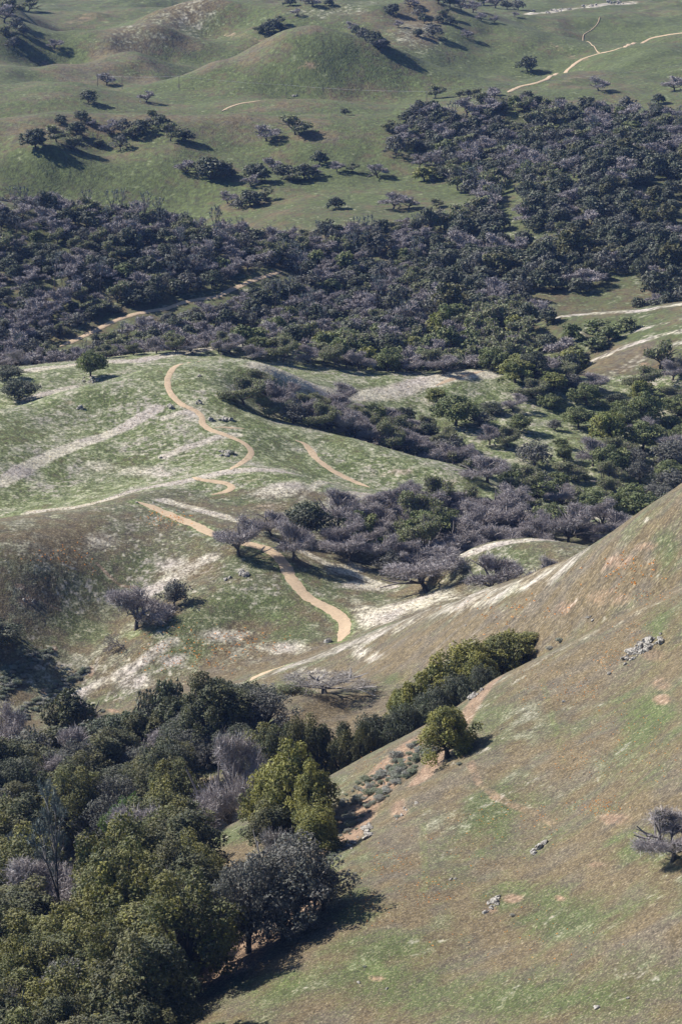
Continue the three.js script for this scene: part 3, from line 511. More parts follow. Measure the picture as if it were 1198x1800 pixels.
// branching skeleton; returns the twig ends
function skeleton(buf, r, o) {
  const ends = [];
  const grow = (p, dir, len, rad, lv) => {
    let q = p.clone(), d = dir.clone(); const seg = lv < 2 ? 3 : 2;
    for (let k = 0; k < seg; k++) {
      d.add(new V3((r() - 0.5) * o.wob, (r() - 0.5) * o.wob * 0.7 + (o.lift[lv] ?? 0), (r() - 0.5) * o.wob)).normalize();
      const e = q.clone().addScaledVector(d, len / seg), ra = rad * (1 - 0.4 * k / seg), rb = rad * (1 - 0.4 * (k + 1) / seg);
      buf.tube(q, e, ra, rb, lv < 1 ? 7 : lv < 3 ? 5 : 3, tint(lv < 2 ? o.bark : o.bark2 ?? o.bark, r, 0.2));
      q = e;
      if (lv >= 1 && lv < o.depth && k < seg - 1 && r() < 0.75) grow(q, side(d, 0.9, r), len * 0.55, rad * 0.5, lv + 1);
    }
    if (lv >= o.depth) { ends.push([q, d, len]); return; }
    const n = o.fork[lv] ?? 2, turn = r() * 6.28;
    for (let k = 0; k < n; k++) {
      const t = turn + k / n * 6.28 + (r() - 0.5) * 0.7, open = (o.open[lv] ?? 0.6) * (lv === 0 && k === 0 && n > 4 ? 0.15 : 0.65 + 0.7 * r());
      const e = Math.abs(d.y) < 0.95 ? new V3(0, 1, 0).cross(d).normalize() : new V3(1, 0, 0), f = new V3().crossVectors(d, e);
      const nd = d.clone().multiplyScalar(Math.cos(open)).addScaledVector(e, Math.sin(open) * Math.cos(t)).addScaledVector(f, Math.sin(open) * Math.sin(t)).normalize();
      grow(q, nd, len * (o.ratio[lv] ?? 0.72) * (0.75 + 0.5 * r()), rad * 0.62, lv + 1);
    }
  };
  const side = (d, a, r2) => { const e = new V3(r2() - 0.5, r2() - 0.5, r2() - 0.5).cross(d).normalize(); return d.clone().multiplyScalar(Math.cos(a)).addScaledVector(e, Math.sin(a)).normalize(); };
  for (const s of o.start) grow(s[0], s[1], o.len * (s[2] ?? 1), o.rad * (s[3] ?? 1), 0);
  return ends;
}
// leafless oak: dome of fine grey-mauve twigs
function bareOak(seed, lod, o = {}) {
  const r = rngOf(seed), w = new Buf(), tw = new Buf(), far = lod === 2;
  const ends = skeleton(w, r, { start: [[new V3(0, -0.5, 0), new V3((r() - 0.5) * 0.3, 1, (r() - 0.5) * 0.3).normalize()]], len: 1.9, rad: 0.34, depth: 2, fork: [5, 3, 3], open: [0.95, 0.6, 0.6], ratio: [1.35, 0.75, 0.7], lift: [0, 0.06, 0.02, 0], wob: 0.5, bark: o.bark ?? [0.066, 0.056, 0.052], bark2: o.bark2 ?? [0.17, 0.15, 0.145] });
  // finer branches reach out from the limbs to fill an uneven dome
  const nodes = ends.map(([q]) => q), N = far ? 62 : 165, goal = [];
  for (let i = 0; i < N; i++) { const az = i * 2.399 + r() * 0.6, el = -0.12 + 1.08 * ((i * 0.618) % 1), out = (i % 4 ? 0.82 : 0.5) * (0.74 + 0.46 * vn(az % 6.283 * 0.9 + seed % 89, el * 2 + 7)) * (0.9 + 0.2 * r()), c = Math.sqrt(Math.max(0.03, 1 - el * el)); goal.push(new V3(Math.cos(az) * c * out * 4.3, 2.5 + el * out * 4.4, Math.sin(az) * c * out * 4.3)); }
  goal.sort((a, b) => Math.hypot(a.x, a.y - 2, a.z) - Math.hypot(b.x, b.y - 2, b.z)); ends.length = 0;
  for (const t of goal) {
    let best = null, bd = 1e9; for (const n of nodes) { const d2 = n.distanceTo(t) + 0.35 * n.length(); if (d2 < bd) { bd = d2; best = n; } }
    const d = best.distanceTo(t), m = best.clone().lerp(t, 0.55).add(new V3((r() - 0.5) * 0.3 * d, 0.12 * d, (r() - 0.5) * 0.3 * d)), c = tint(o.bark2 ?? [0.15, 0.132, 0.126], r, 0.25);
    w.tube(best, m, far ? 0.07 : 0.055, far ? 0.05 : 0.035, 3, c); w.tube(m, t, far ? 0.05 : 0.035, far ? 0.03 : 0.016, 3, c);
    nodes.push(t); ends.push([t, t.clone().sub(m).normalize(), d]);
  }
  const T = o.twigs ?? [[0.38, 0.345, 0.345], [0.31, 0.28, 0.28], [0.44, 0.405, 0.395], [0.24, 0.212, 0.212]];
  
  const per = (far ? 28 : lod === 1 ? 28 : 40) * (o.fine ?? 1), wd = far ? 0.072 : lod === 1 ? 0.027 : 0.021, ln = far ? 1.0 : 0.8;
  for (const [q, d] of ends) for (let k = 0; k < per; k++) {
    const s = q.clone().addScaledVector(d, -r() * 1.1).add(new V3((r() - 0.5) * 0.9, (r() - 0.5) * 0.7, (r() - 0.5) * 0.9)), e = new V3(d.x * 0.2 + q.x * 0.07 + (r() - 0.5) * 1.7, (r() - 0.3) * 1.4, d.z * 0.2 + q.z * 0.07 + (r() - 0.5) * 1.7).normalize(), m = s.clone().addScaledVector(e, ln * (0.4 + 0.6 * r()));
    const c = tint(pick(T, r), r, 0.2); tw.strip(s, m, wd, c, r);
    if (!far) for (let b = 0; b < 2; b++) { const e2 = e.clone().add(new V3((r() - 0.5) * 1.3, (r() - 0.45) * 1.1, (r() - 0.5) * 1.3)).normalize(), s2 = s.clone().lerp(m, 0.4 + 0.6 * r()); tw.strip(s2, s2.clone().addScaledVector(e2, 0.5 * (0.4 + 0.6 * r())), wd * 0.8, c, r); }
  }
  if (o.leaf) for (const [q] of ends) { const n = Math.round(o.leaf * (far ? 4 : 9)); for (let k = 0; k < n; k++) tw.leaf(q.x + (r() - 0.5) * 1.9, q.y + (r() - 0.4) * 1.5, q.z + (r() - 0.5) * 1.9, (far ? 0.42 : 0.2) * (0.6 + 0.8 * r()), 0, 0.7, 0, tint(pick(o.leafCol, r), r, 0.25), r); }
  if (o.mistletoe) for (let k = 0; k < o.mistletoe; k++) { const [q] = pick(ends, r), s = 0.35 + 0.3 * r(); for (let j = 0; j < 70; j++) { const x = r() - 0.5, y = r() - 0.5, z = r() - 0.5, l = Math.hypot(x, y, z); tw.leaf(q.x + x / l * s, q.y + y / l * s, q.z + z / l * s, 0.13, x, y, z, tint([0.05, 0.048, 0.016], r), r); } }
  return [w, tw];
}
// leafy crown of many lobes on visible limbs
function leafyTree(seed, lod, o) {
  const r = rngOf(seed), w = new Buf(), lf = new Buf(), R = o.R, lobes = [];
  const N = o.lobes, lean = new V3((r() - 0.5) * 0.25, 1, (r() - 0.5) * 0.25);
  for (let i = 0; i < N; i++) {
    const f = (i + 0.5) / N, el = lerp(o.low ?? -0.25, 1, f) + (r() - 0.5) * 0.18, az = i * 2.399 + (r() - 0.5) * 0.9, cr = Math.sqrt(Math.max(0.02, 1 - Math.max(0, el) ** 2)) * (0.62 + 0.66 * vn(az % 6.283 * 0.8 + seed % 97, el * 1.6 + 5)), rad = R * lerp(o.in ?? 0.55, 0.9, r());
    const s = R * (o.lobe ?? 0.36) * (lod === 2 ? 0.85 : 0.72) * (0.55 + 0.85 * r());
    lobes.push([new V3(Math.cos(az) * cr * rad, o.mid + el * o.top * (0.55 + 0.5 * r()), Math.sin(az) * cr * rad), s, s * (o.tall ?? 0.8), pick(o.cols, r), 0.8 + 0.45 * r()]);
  }
  lobes.push([new V3(0, o.mid + o.top * 0.35, 0), R * 0.5, R * 0.5, pick(o.cols, r), 0.9]);
  const fork = new V3(lean.x * o.mid * 0.35, Math.max(0.8, (o.mid - o.top * 0.3) * 0.6), lean.z * o.mid * 0.35), stems = o.stems ?? 1;
  for (let k = 0; k < stems; k++) { const b = new V3((r() - 0.5) * 0.5 * (stems - 1), -0.6, (r() - 0.5) * 0.5 * (stems - 1)); w.tube(b, fork.clone().multiplyScalar(0.5).lerp(b, 0.3), o.trunk, o.trunk * 0.85, 7, tint(o.bark ?? bark, r, 0.15)); w.tube(fork.clone().multiplyScalar(0.5).lerp(b, 0.3), fork, o.trunk * 0.85, o.trunk * 0.7, 7, tint(o.bark ?? bark, r, 0.15)); }
  for (const [c] of lobes) { const m = fork.clone().lerp(c, 0.5).add(new V3((r() - 0.5) * 0.7, 0.3, (r() - 0.5) * 0.7)), t = o.trunk * (0.32 + 0.2 * r()); w.tube(fork, m, t, t * 0.7, 5, tint(o.bark ?? bark, r, 0.25)); w.tube(m, c, t * 0.7, t * 0.3, 4, tint(o.bark2 ?? bark, r, 0.3)); }
  const total = lobes.reduce((a, l) => a + l[1] * l[1], 0);
  for (const [c, s, h, col, q] of lobes) {
    const n = Math.round(o.leaves * s * s / total), ox = r() * 90, base = [col[0] * q, col[1] * q, col[2] * q];
    for (let k = 0; k < n; k++) {
      let x = r() * 2 - 1, y = r() * 2 - 1, z = r() * 2 - 1; const l = Math.hypot(x, y, z); if (l > 1 || l < 0.05) { k--; continue; } x /= l; y /= l; z /= l;
      const bump = vn(x * 2.3 + ox, z * 2.3 + y * 3.1 + ox); if (bump < (o.gap ?? 0.22) && r() < 0.8) continue;
      if (y < -0.35 && r() < 0.6) continue;
      const t = (0.5 + 0.5 * Math.cbrt(r())) * (0.6 + 0.72 * bump);
      lf.leaf(c.x + x * s * t, c.y + y * h * t, c.z + z * s * t, o.size * (0.6 + 0.8 * r()), x * 0.8 + (o.lx ?? 0), y * 0.8 + 0.35, z * 0.8, tint(r() < (o.accent ?? 0) ? o.accentCol : base, r, 0.3), r);
    }
  }
  return [w, lf];
}
function greyPine(seed, lod) {
  const r = rngOf(seed), w = new Buf(), lf = new Buf(), far = lod === 2;
  const ends = skeleton(w, r, { start: [[new V3(0, -0.5, 0), new V3((r() - 0.5) * 0.15, 1, (r() - 0.5) * 0.15).normalize(), 1, 1]], len: 5.2, rad: 0.30, depth: far ? 2 : 3, fork: [3, 3, 3], open: [0.34, 0.4, 0.5], ratio: [0.85, 0.6, 0.55], lift: [0, 0.10, 0.12, 0.1], wob: 0.22, bark: [0.05, 0.045, 0.043], bark2: [0.16, 0.15, 0.15] });
  const cs = [[0.19, 0.21, 0.19], [0.15, 0.172, 0.158], [0.24, 0.255, 0.23]];
  for (const [q, d] of ends) for (let k = 0; k < (far ? 16 : 84); k++) {
    const e = new V3(d.x * 0.5 + (r() - 0.5) * 1.6, d.y * 0.6 + (r() - 0.45) * 1.5, d.z * 0.5 + (r() - 0.5) * 1.6).normalize(), s = q.clone().addScaledVector(d, -r() * 0.8);
    lf.strip(s, s.clone().addScaledVector(e, (far ? 0.75 : 0.5) * (0.5 + r())), far ? 0.09 : 0.036, tint(pick(cs, r), r), r);
  }
  return [w, lf];
}
const C = {
  live: [[0.088, 0.100, 0.056], [0.070, 0.086, 0.046], [0.110, 0.114, 0.074], [0.090, 0.108, 0.052]],
  liveGrey: [[0.125, 0.124, 0.104], [0.100, 0.104, 0.082], [0.155, 0.148, 0.128]],
  bay: [[0.140, 0.140, 0.026], [0.110, 0.116, 0.026], [0.180, 0.170, 0.032], [0.085, 0.096, 0.026]],
  bayDark: [[0.080, 0.088, 0.028], [0.064, 0.074, 0.026], [0.104, 0.100, 0.030]],
  spring: [[0.20, 0.215, 0.046], [0.165, 0.190, 0.044], [0.235, 0.235, 0.055]],
  green: [[0.150, 0.182, 0.056], [0.125, 0.158, 0.050], [0.178, 0.200, 0.066]],
  lime: [[0.085, 0.150, 0.022], [0.110, 0.175, 0.028]],
};
const LEAVES = [[17000, 0.115], [5200, 0.22], [1100, 0.46]];
const leafy = (cols, extra) => (seed, lod) => leafyTree(seed, lod, { R: 4.1, lobes: lod === 2 ? 20 : 46, in: 0.38, mid: 3.3, top: 3.2, low: -0.55, trunk: 0.3, leaves: LEAVES[lod][0], size: LEAVES[lod][1], cols, ...extra });
const KIND = {
  leafless_oak: { make: (s, l) => bareOak(s, l), n: [3, 5, 4] },
  leafless_oak_mistletoe: { make: (s, l) => bareOak(s, l, { mistletoe: 12 }), n: [1, 1, 1] },
  dead_tree: { make: (s, l) => bareOak(s, l, { fine: 0.35, bark: [0.12, 0.11, 0.105], bark2: [0.27, 0.25, 0.235], twigs: [[0.3, 0.28, 0.26], [0.2, 0.18, 0.17]] }), n: [2, 1, 1] },
  budding_oak: { make: (s, l) => bareOak(s, l, { leaf: 3.6, fine: 0.6, leafCol: [[0.190, 0.206, 0.088], [0.158, 0.184, 0.080], [0.228, 0.232, 0.110]], twigs: [[0.27, 0.235, 0.225], [0.21, 0.185, 0.17], [0.33, 0.29, 0.27]] }), n: [2, 4, 4] },
  evergreen_oak: { make: leafy(C.live, { gap: 0.2, accent: 0.06, accentCol: [0.115, 0.12, 0.085] }), n: [3, 3, 4] },
  grey_oak: { make: (s, l) => leafy(C.liveGrey, { leaves: LEAVES[l][0] * 0.62, gap: 0.46, lobe: 0.27, accent: 0.14, accentCol: [0.17, 0.165, 0.142], bark2: paleBark })(s, l), n: [3, 2, 2] },
  bay_laurel: { make: leafy(C.bay, { R: 3.2, mid: 4.4, top: 4.1, in: 0.45, tall: 1.25, lobe: 0.34, low: -0.7, accent: 0.16, accentCol: [0.155, 0.145, 0.035], stems: 3, gap: 0.25 }), n: [4, 2, 2] },
  bright_bay: { make: leafy([[0.205, 0.200, 0.034], [0.165, 0.168, 0.034], [0.250, 0.235, 0.042], [0.120, 0.132, 0.032]], { R: 3.4, mid: 3.1, top: 3.7, in: 0.4, tall: 1.1, lobe: 0.32, low: -0.7, accent: 0.16, accentCol: [0.27, 0.25, 0.05], stems: 3, gap: 0.28 }), n: [4, 1, 1] },
  dark_bay: { make: leafy(C.bayDark, { R: 3.2, mid: 4.4, top: 4.1, in: 0.45, tall: 1.2, lobe: 0.34, low: -0.7, accent: 0.08, accentCol: [0.13, 0.12, 0.035], stems: 3, gap: 0.25 }), n: [3, 2, 2] },
  leafing_oak: { make: leafy(C.green, { gap: 0.30, lobe: 0.30, accent: 0.12, accentCol: [0.15, 0.16, 0.05] }), n: [1, 3, 4] },
  spring_oak: { make: leafy(C.spring, { gap: 0.32, lobe: 0.28 }), n: [1, 2, 3] },
  buckeye: { make: leafy(C.lime, { gap: 0.30, lobe: 0.30, R: 3.6, tall: 0.9 }), n: [2, 1, 1] },
  grey_pine: { make: greyPine, n: [2, 1, 2] },
};
const NICE = { leafless_oak_mistletoe: 'leafless_oak', dark_bay: 'bay_laurel', bright_bay: 'bay_laurel' };
const protos = {};
function proto(kind, lod, k) {
  const n = KIND[kind].n[lod], key = kind + lod + '_' + (k % n);
  if (!protos[key]) {
    let seed = 0; for (const ch of key) seed = seed * 31 + ch.charCodeAt(0) | 0;
    const [w, l] = KIND[kind].make(seed, lod), P = l.p; let wx = [], top = 0;
    for (let i = 0; i < P.length; i += 3) { wx.push(Math.hypot(P[i], P[i + 2])); top = Math.max(top, P[i + 1]); }
    wx.sort((a, b) => a - b); const bare = /leafless|dead|budding/.test(kind);
    const p = { wide: 2 * wx[Math.floor(wx.length * (bare ? 0.86 : 0.92))], tall: bare ? top * 0.97 : top, lod };
    if (lod === 2) {
      const o = w.n; for (const x of l.p) w.p.push(x); for (const x of l.c) w.c.push(x); for (const x of l.i) w.i.push(x + o); w.n += l.n;
      p.one = w.geo(); p.mat = kind.startsWith('leafless') || kind === 'dead_tree' || kind === 'grey_pine' ? woodMat : leafMat;
    } else { p.wood = w.geo(); p.crown = l.geo(); p.mat = kind.startsWith('leafless') || kind === 'dead_tree' || kind === 'grey_pine' ? woodMat : leafMat; }
    protos[key] = p;
  }
  return protos[key];
}
const allTrees = [];
const tr = rngOf(4242);
// plant one tree: at a ground point, so wide and tall in metres
function plant(kind, at, wide, tall, label, group, opt = {}) {
  const d = rangeOf(at), lod = opt.lod ?? (d < 560 ? 0 : d < 960 ? 1 : 2);
  allTrees.push({ kind, at, wide, tall, label, group, lod, k: Math.floor(tr() * 1000), turn: tr() * 6.28, lean: (tr() - 0.5) * (opt.lean ?? 0.1), size: wide * tall / d / d, fixed: !!opt.fixed });
}

// ---------------------------------------------------------------- trees: where they stand
function tree(kind, u, top, w, where, label, group, opt = {}) {
  const at = where.d ? stand(u, where.d) : hit(u, where.v, where.from); if (!at) return;
  const dh = Math.hypot(at.x, at.z), tall = Math.max(1.2, CAM_Y + rayOf(u, top).t * dh - at.y), wide = w * rangeOf(at) / F;
  plant(kind, at, wide, tall, label, group, { fixed: true, ...opt });
}
// around the trail
tree('leafless_oak', 422, 902, 84, { v: 977 }, 'round leafless oak beside the trail, its shadow across the dirt');
tree('leafless_oak', 516, 910, 74, { v: 984 }, 'leafless oak on the slope edge just right of the trail');
tree('leafless_oak', 479, 894, 62, { v: 943, from: 700 }, 'low leafless oak behind the two oaks on the trail');
tree('evergreen_oak', 540, 880, 84, { v: 948, from: 700 }, 'dark green leafy oak behind the leafless trail oaks');
tree('evergreen_oak', 590, 925, 60, { d: 726 }, 'small green oak at the left end of the grey grove');
tree('leafless_oak', 238, 1018, 112, { v: 1108 }, 'big old leafless oak on the open slope above fallen dead branches');
tree('grey_oak', 307, 1016, 54, { v: 1068 }, 'small olive grey tree just upslope of the big old oak');
tree('evergreen_oak', -24, 1080, 100, { v: 1146 }, 'very dark evergreen oak cut by the left edge on the trail hill');
tree('leafless_oak', 752, 958, 130, { v: 1040, from: 600 }, 'wide spreading leafless oak alone in the pale meadow hollow');
tree('leafless_oak', 868, 966, 88, { d: 648 }, 'leafless mauve oak half hidden behind the brown slope below the knoll');
tree('leafless_oak', 960, 974, 62, { d: 640 }, 'low leafless oak peeping over the brown slope right of the knoll');
tree('leafless_oak', 612, 936, 90, { d: 706 }, 'full leafless oak standing at the near left of the grey grove');
tree('spring_oak', 682, 938, 66, { d: 712 }, 'yellow green leafing oak at the front of the grey grove');
tree('grey_oak', 686, 966, 56, { d: 700 }, 'grey green shrubby oak in front of the yellow green one');
tree('leafless_oak', 720, 965, 60, { d: 700 }, 'leafless oak behind the wide meadow oak');
tree('leafless_oak', 870, 915, 80, { d: 722 }, 'large mauve leafless oak just behind the pale knoll');
tree('leafless_oak', 632, 874, 84, { d: 742 }, 'leafless oak at the upper left corner of the grey grove');
// near slope
tree('bright_bay', 786, 1234, 102, { v: 1332 }, 'dense round bay tree alone on the rocky edge of the near slope');
for (const [u, t, w, d] of [[735, 1168, 84, 496], [778, 1138, 104, 500], [828, 1114, 112, 505], [880, 1102, 104, 508], [922, 1108, 70, 512], [702, 1200, 60, 500], [850, 1140, 80, 498]]) tree('bright_bay', u, t, w, { d }, 'yellow green bay in the clump behind the rocky near crest', 'bays behind the near crest');
for (const [u, t, w, d] of [[655, 1250, 80, 478], [705, 1228, 90, 478], [760, 1206, 90, 480], [812, 1184, 80, 482], [850, 1165, 60, 484]]) tree('evergreen_oak', u, t, w, { d }, 'dark oak below the yellow green bay clump', 'dark oaks below the bay clump');
tree('dead_tree', 572, 1172, 150, { d: 545 }, 'sprawling bare grey tree with twisted limbs on the saddle below the trail');
tree('budding_oak', 518, 1198, 60, { d: 560 }, 'thin olive tree left of the sprawling bare grey tree');
for (const [u, t, w, d] of [[520, 1248, 70, 476], [560, 1250, 70, 480], [605, 1262, 60, 476], [480, 1275, 60, 474], [640, 1262, 50, 474]]) tree('dark_bay', u, t, w, { d }, 'dark bay in the row along the crest below the bare grey tree', 'dark bays along the crest');
for (const [u, t, w, v] of [[514, 1288, 112, 1470], [474, 1338, 84, 1462], [550, 1326, 80, 1476]]) tree('bright_bay', u, t, w, { v }, 'tall yellow olive bay in the middle of the near trees', 'tall bays in the middle');
tree('bright_bay', 556, 1408, 84, { v: 1508 }, 'bright bay at the lower edge of the sagebrush gully');
tree('dark_bay', 480, 1404, 92, { v: 1500 }, 'dark bay left of the bright bay by the sagebrush');
tree('leafless_oak', 412, 1280, 108, { d: 462 }, 'tall pale grey leafless tree left of the olive bays');
tree('leafless_oak', 350, 1400, 80, { d: 440 }, 'dark limbed bare oak above the sunlit grass strip');
tree('grey_oak', 436, 1490, 140, { v: 1675 }, 'grey leaved oak, left of the two big ones at the foot of the slope');
tree('grey_oak', 522, 1462, 180, { v: 1625 }, 'largest grey leaved oak at the foot of the near slope');
tree('grey_oak', 568, 1516, 84, { v: 1600 }, 'small grey leaved oak at the right end of the near woods');
for (const [u, t, w, v] of [[398, 1530, 90, 1695], [470, 1505, 100, 1650], [498, 1560, 110, 1655], [552, 1500, 80, 1602]]) tree('grey_oak', u, t, w, { v }, 'shrubby grey oak filling in below the big grey oaks', 'shrubby grey oaks at the slope foot');
tree('dead_tree', 478, 1455, 80, { d: 372 }, 'bare pale limbs rising out of the big grey oaks');
tree('grey_oak', 345, 1560, 70, { d: 352 }, 'thin multi stemmed oak at the lower edge of the grass slope');
tree('leafless_oak_mistletoe', 1180, 1424, 124, { v: 1514 }, 'dark leafless oak with mistletoe clumps at the right edge');
tree('grey_pine', 122, 1364, 104, { d: 398 }, 'tall open grey pine with forked dark trunk');
tree('grey_pine', 34, 1448, 80, { d: 430 }, 'shorter grey pine left of the tall forked pine');
tree('buckeye', 226, 1392, 92, { d: 448 }, 'fresh green leafy tree right of the tall grey pine');
tree('buckeye', 6, 1392, 40, { d: 470 }, 'fresh green bush at the left edge of the ravine woods');
for (const [u, t, w, d, l] of [[172, 1300, 70, 545, 'purple grey bare tree in the middle of the ravine canopy'], [70, 1400, 76, 470, 'bare grey tree between the two grey pines and the ravine'], [300, 1420, 70, 455, 'bare grey tree right of the fresh green leafy tree'], [250, 1300, 60, 560, 'bare grey tree below the big dark oaks of the ravine'], [200, 1600, 64, 368, 'bare grey tree rising from the lower bay trees']]) tree('leafless_oak', u, t, w, { d }, l);
tree('dead_tree', 20, 1720, 70, { d: 322 }, 'tangle of bare pale branches at the bottom left corner');
tree('leafless_oak', 8, 1225, 90, { d: 600 }, 'bare purple grey oak at the left edge above the ravine woods');
tree('leafless_oak', 145, 1215, 60, { d: 622 }, 'thin wispy bare tree at the top edge of the ravine woods');
for (const [u, t, w, d] of [[290, 1186, 100, 596], [350, 1212, 80, 590], [255, 1230, 80, 592], [320, 1250, 90, 580], [380, 1246, 80, 576], [300, 1300, 80, 560]]) tree('evergreen_oak', u, t, w, { d }, 'big dark oak in the mass at the top of the ravine', 'dark oaks at the top of the ravine');
for (const [u, t, w, d] of [[400, 1186, 60, 590], [440, 1196, 60, 580], [425, 1230, 50, 566], [370, 1195, 30, 598]]) tree('dark_bay', u, t, w, { d }, 'olive bay beside the short stretch of trail', 'olive bays by the short trail');
// trail hilltop and beyond
tree('leafing_oak', 160, 612, 52, { v: 664, from: 870 }, 'lone green oak on the pale slope behind the hilltop');
tree('evergreen_oak', 34, 664, 60, { v: 704, from: 860 }, 'dark round oak on the left slope, left of the lone green oak');
tree('evergreen_oak', 14, 640, 50, { v: 668, from: 870 }, 'olive oak at the left edge behind the dark round one');
tree('budding_oak', 428, 660, 70, { v: 712, from: 800 }, 'broad grey green oak at the head of the shaded gully');
tree('budding_oak', 452, 646, 50, { v: 682, from: 820 }, 'small brown oak above the broad grey green one');
tree('leafless_oak', 511, 668, 42, { v: 702, from: 840 }, 'small round leafless oak between the gully and the back ridge');
tree('budding_oak', 468, 708, 44, { d: 850 }, 'olive bush oak at the upper edge of the gully shade');
tree('leafless_oak', 856, 800, 84, { v: 848, from: 790 }, 'large mauve leafless oak on the spur crest above the grey grove');
tree('leafing_oak', 948, 838, 72, { d: 812 }, 'round green oak right below the spur crest');
tree('leafless_oak', 640, 790, 60, { d: 850 }, 'leafless oak low in the shaded gully');
for (const [u, t, w, v, k] of [[905, 626, 66, 672, 'spring_oak'], [972, 652, 48, 686, 'spring_oak'], [935, 664, 52, 700, 'budding_oak'], [903, 690, 42, 722, 'leafless_oak'], [966, 690, 44, 720, 'leafing_oak'], [800, 690, 80, 748, 'leafing_oak'], [766, 680, 36, 708, 'spring_oak'], [864, 704, 48, 728, 'evergreen_oak'], [912, 726, 40, 760, 'leafing_oak'], [975, 735, 28, 756, 'grey_oak'], [860, 744, 40, 782, 'leafless_oak'], [892, 748, 40, 786, 'budding_oak'], [842, 722, 46, 748, 'grey_oak'], [1016, 712, 60, 752, 'leafing_oak'], [1030, 670, 56, 712, 'leafing_oak'], [1042, 652, 52, 686, 'leafless_oak'], [985, 768, 26, 788, 'leafing_oak'], [990, 780, 30, 812, 'leafing_oak'], [940, 770, 70, 820, 'grey_oak'], [1004, 655, 40, 680, 'grey_oak']])
  tree(k, u, t, w, { v, from: 820 }, { spring_oak: 'yellow green leafing oak on the sunny slope below the knoll', leafing_oak: 'fresh green oak on the sunny slope below the knoll', leafless_oak: 'leafless oak on the sunny slope below the knoll', budding_oak: 'half leafed oak on the sunny slope below the knoll', evergreen_oak: 'dark low oak on the sunny slope below the knoll', grey_oak: 'grey green oak on the sunny slope below the knoll' }[k], 'scattered oaks on the sunny slope');
for (const [u, t, w, v, k] of [[1158, 596, 50, 648, 'budding_oak'], [1180, 628, 50, 668, 'leafless_oak'], [1194, 620, 30, 660, 'grey_oak']]) tree(k, u, t, w, { v, from: 940 }, 'olive oak at the right edge on the pale far hill', 'oaks at the right edge of the pale hill');
for (const [u, t, w, v, k] of [[1003, 566, 40, 602, 'leafing_oak'], [1046, 560, 60, 588, 'leafing_oak'], [1100, 556, 46, 580, 'leafing_oak'], [1045, 590, 44, 616, 'leafing_oak'], [960, 538, 38, 568, 'evergreen_oak'], [960, 585, 36, 606, 'budding_oak'], [995, 594, 40, 620, 'grey_oak'], [1010, 616, 50, 640, 'leafing_oak'], [1068, 572, 40, 600, 'leafing_oak']]) tree(k, u, t, w, { v, from: 960 }, 'green oak on the near flank of the pale far hill', 'oaks on the flank of the pale hill');
// far grass hills
const farOaks = [
  ['small oak in the scattered cluster on the left far hill', [[62, 262, 46], [108, 218, 26], [142, 212, 30], [100, 250, 42], [135, 236, 36], [132, 264, 32], [162, 222, 18], [175, 258, 18]]],
  ['oak in the dense cluster below the far crest left of centre', [[192, 236, 32], [215, 236, 36], [245, 236, 34], [272, 214, 32], [260, 226, 28], [212, 264, 34], [288, 230, 36], [300, 248, 42], [325, 248, 32], [232, 244, 30]]],
  ['left one of the two broad oaks on the far slope', [[468, 248, 46]]], ['right one of the two broad oaks on the far slope', [[519, 237, 48]]],
  ['mauve oak in the left group low on the far slope', [[325, 305, 32], [350, 302, 26], [370, 315, 56], [395, 310, 32], [388, 292, 16], [405, 310, 24]]],
  ['oak in the long middle group low on the far slope', [[450, 320, 46], [440, 328, 30], [478, 300, 32], [500, 314, 40], [535, 315, 44], [562, 290, 32], [592, 302, 26], [620, 302, 20], [515, 320, 28], [550, 310, 30]]],
  ['dark round oak alone left of the yellow green oak', [[664, 312, 36]]],
  ['oak in the pair above the valley woods', [[690, 372, 46], [718, 374, 32]]], ['small dark bush above the valley woods', [[766, 378, 24]]],
  ['grey oak among the stragglers above the forest edge', [[400, 358, 32], [440, 364, 42], [465, 352, 28], [420, 366, 30], [590, 372, 30]]],
  ['small bare oak near the dark wood on the far slope', [[682, 230, 26]]], ['tiny oak alone on the far crest', [[606, 202, 18]]],
  ['small oak alone on the mound at far left', [[155, 181, 32]]], ['small oak with white stones in the far dip', [[258, 180, 30]]], ['oak under the power line', [[187, 150, 32]]],
  ['oak in the far valley at top left', [[24, 84, 30], [12, 66, 34], [30, 50, 30], [8, 40, 40], [42, 62, 24], [20, 26, 40], [50, 20, 34]]], ['lone oak beside the dry streambed at top left', [[96, 86, 28]]],
  ['oak in the clump left of the grassy peak', [[456, 58, 22], [468, 60, 28], [482, 56, 30], [490, 46, 24], [520, 28, 18], [474, 48, 24]]],
  ['oak on the far ridge above the grassy peak', [[510, 10, 20], [548, 12, 30], [578, 10, 20], [536, 6, 22]]],
  ['oak in the clump right of the grassy peak', [[626, 62, 26], [640, 70, 30], [655, 80, 34], [665, 86, 30], [618, 54, 22], [678, 82, 18]]],
  ['lone broad oak beside the far gravel track', [[926, 126, 36]]], ['small oak on the low rise below the far hills', [[765, 172, 28]]],
  ['oak in the short row below the far track', [[808, 172, 18], [822, 170, 18], [838, 170, 22], [854, 172, 18], [868, 168, 20]]],
  ['round oak on the brown rise below the far track', [[1052, 160, 36]]], ['round oak at the right edge below the far track', [[1184, 160, 38]]], ['small round oak low on the right far hill', [[1156, 182, 26]]],
  ['oak in the belt on the slope at top centre', [[722, 12, 26], [735, 30, 26], [745, 42, 24], [690, 24, 28], [700, 48, 18], [760, 66, 34], [735, 64, 18], [780, 30, 22], [790, 44, 20], [820, 66, 20], [770, 40, 20]]],
  ['dark oak in the wood atop the far slope', [[770, 6, 30], [790, 12, 30], [810, 18, 30], [830, 22, 26], [850, 10, 30], [870, 14, 30], [800, 2, 30], [845, 36, 20], [868, 40, 16], [890, 16, 24], [910, 18, 26], [905, 30, 14]]],
];
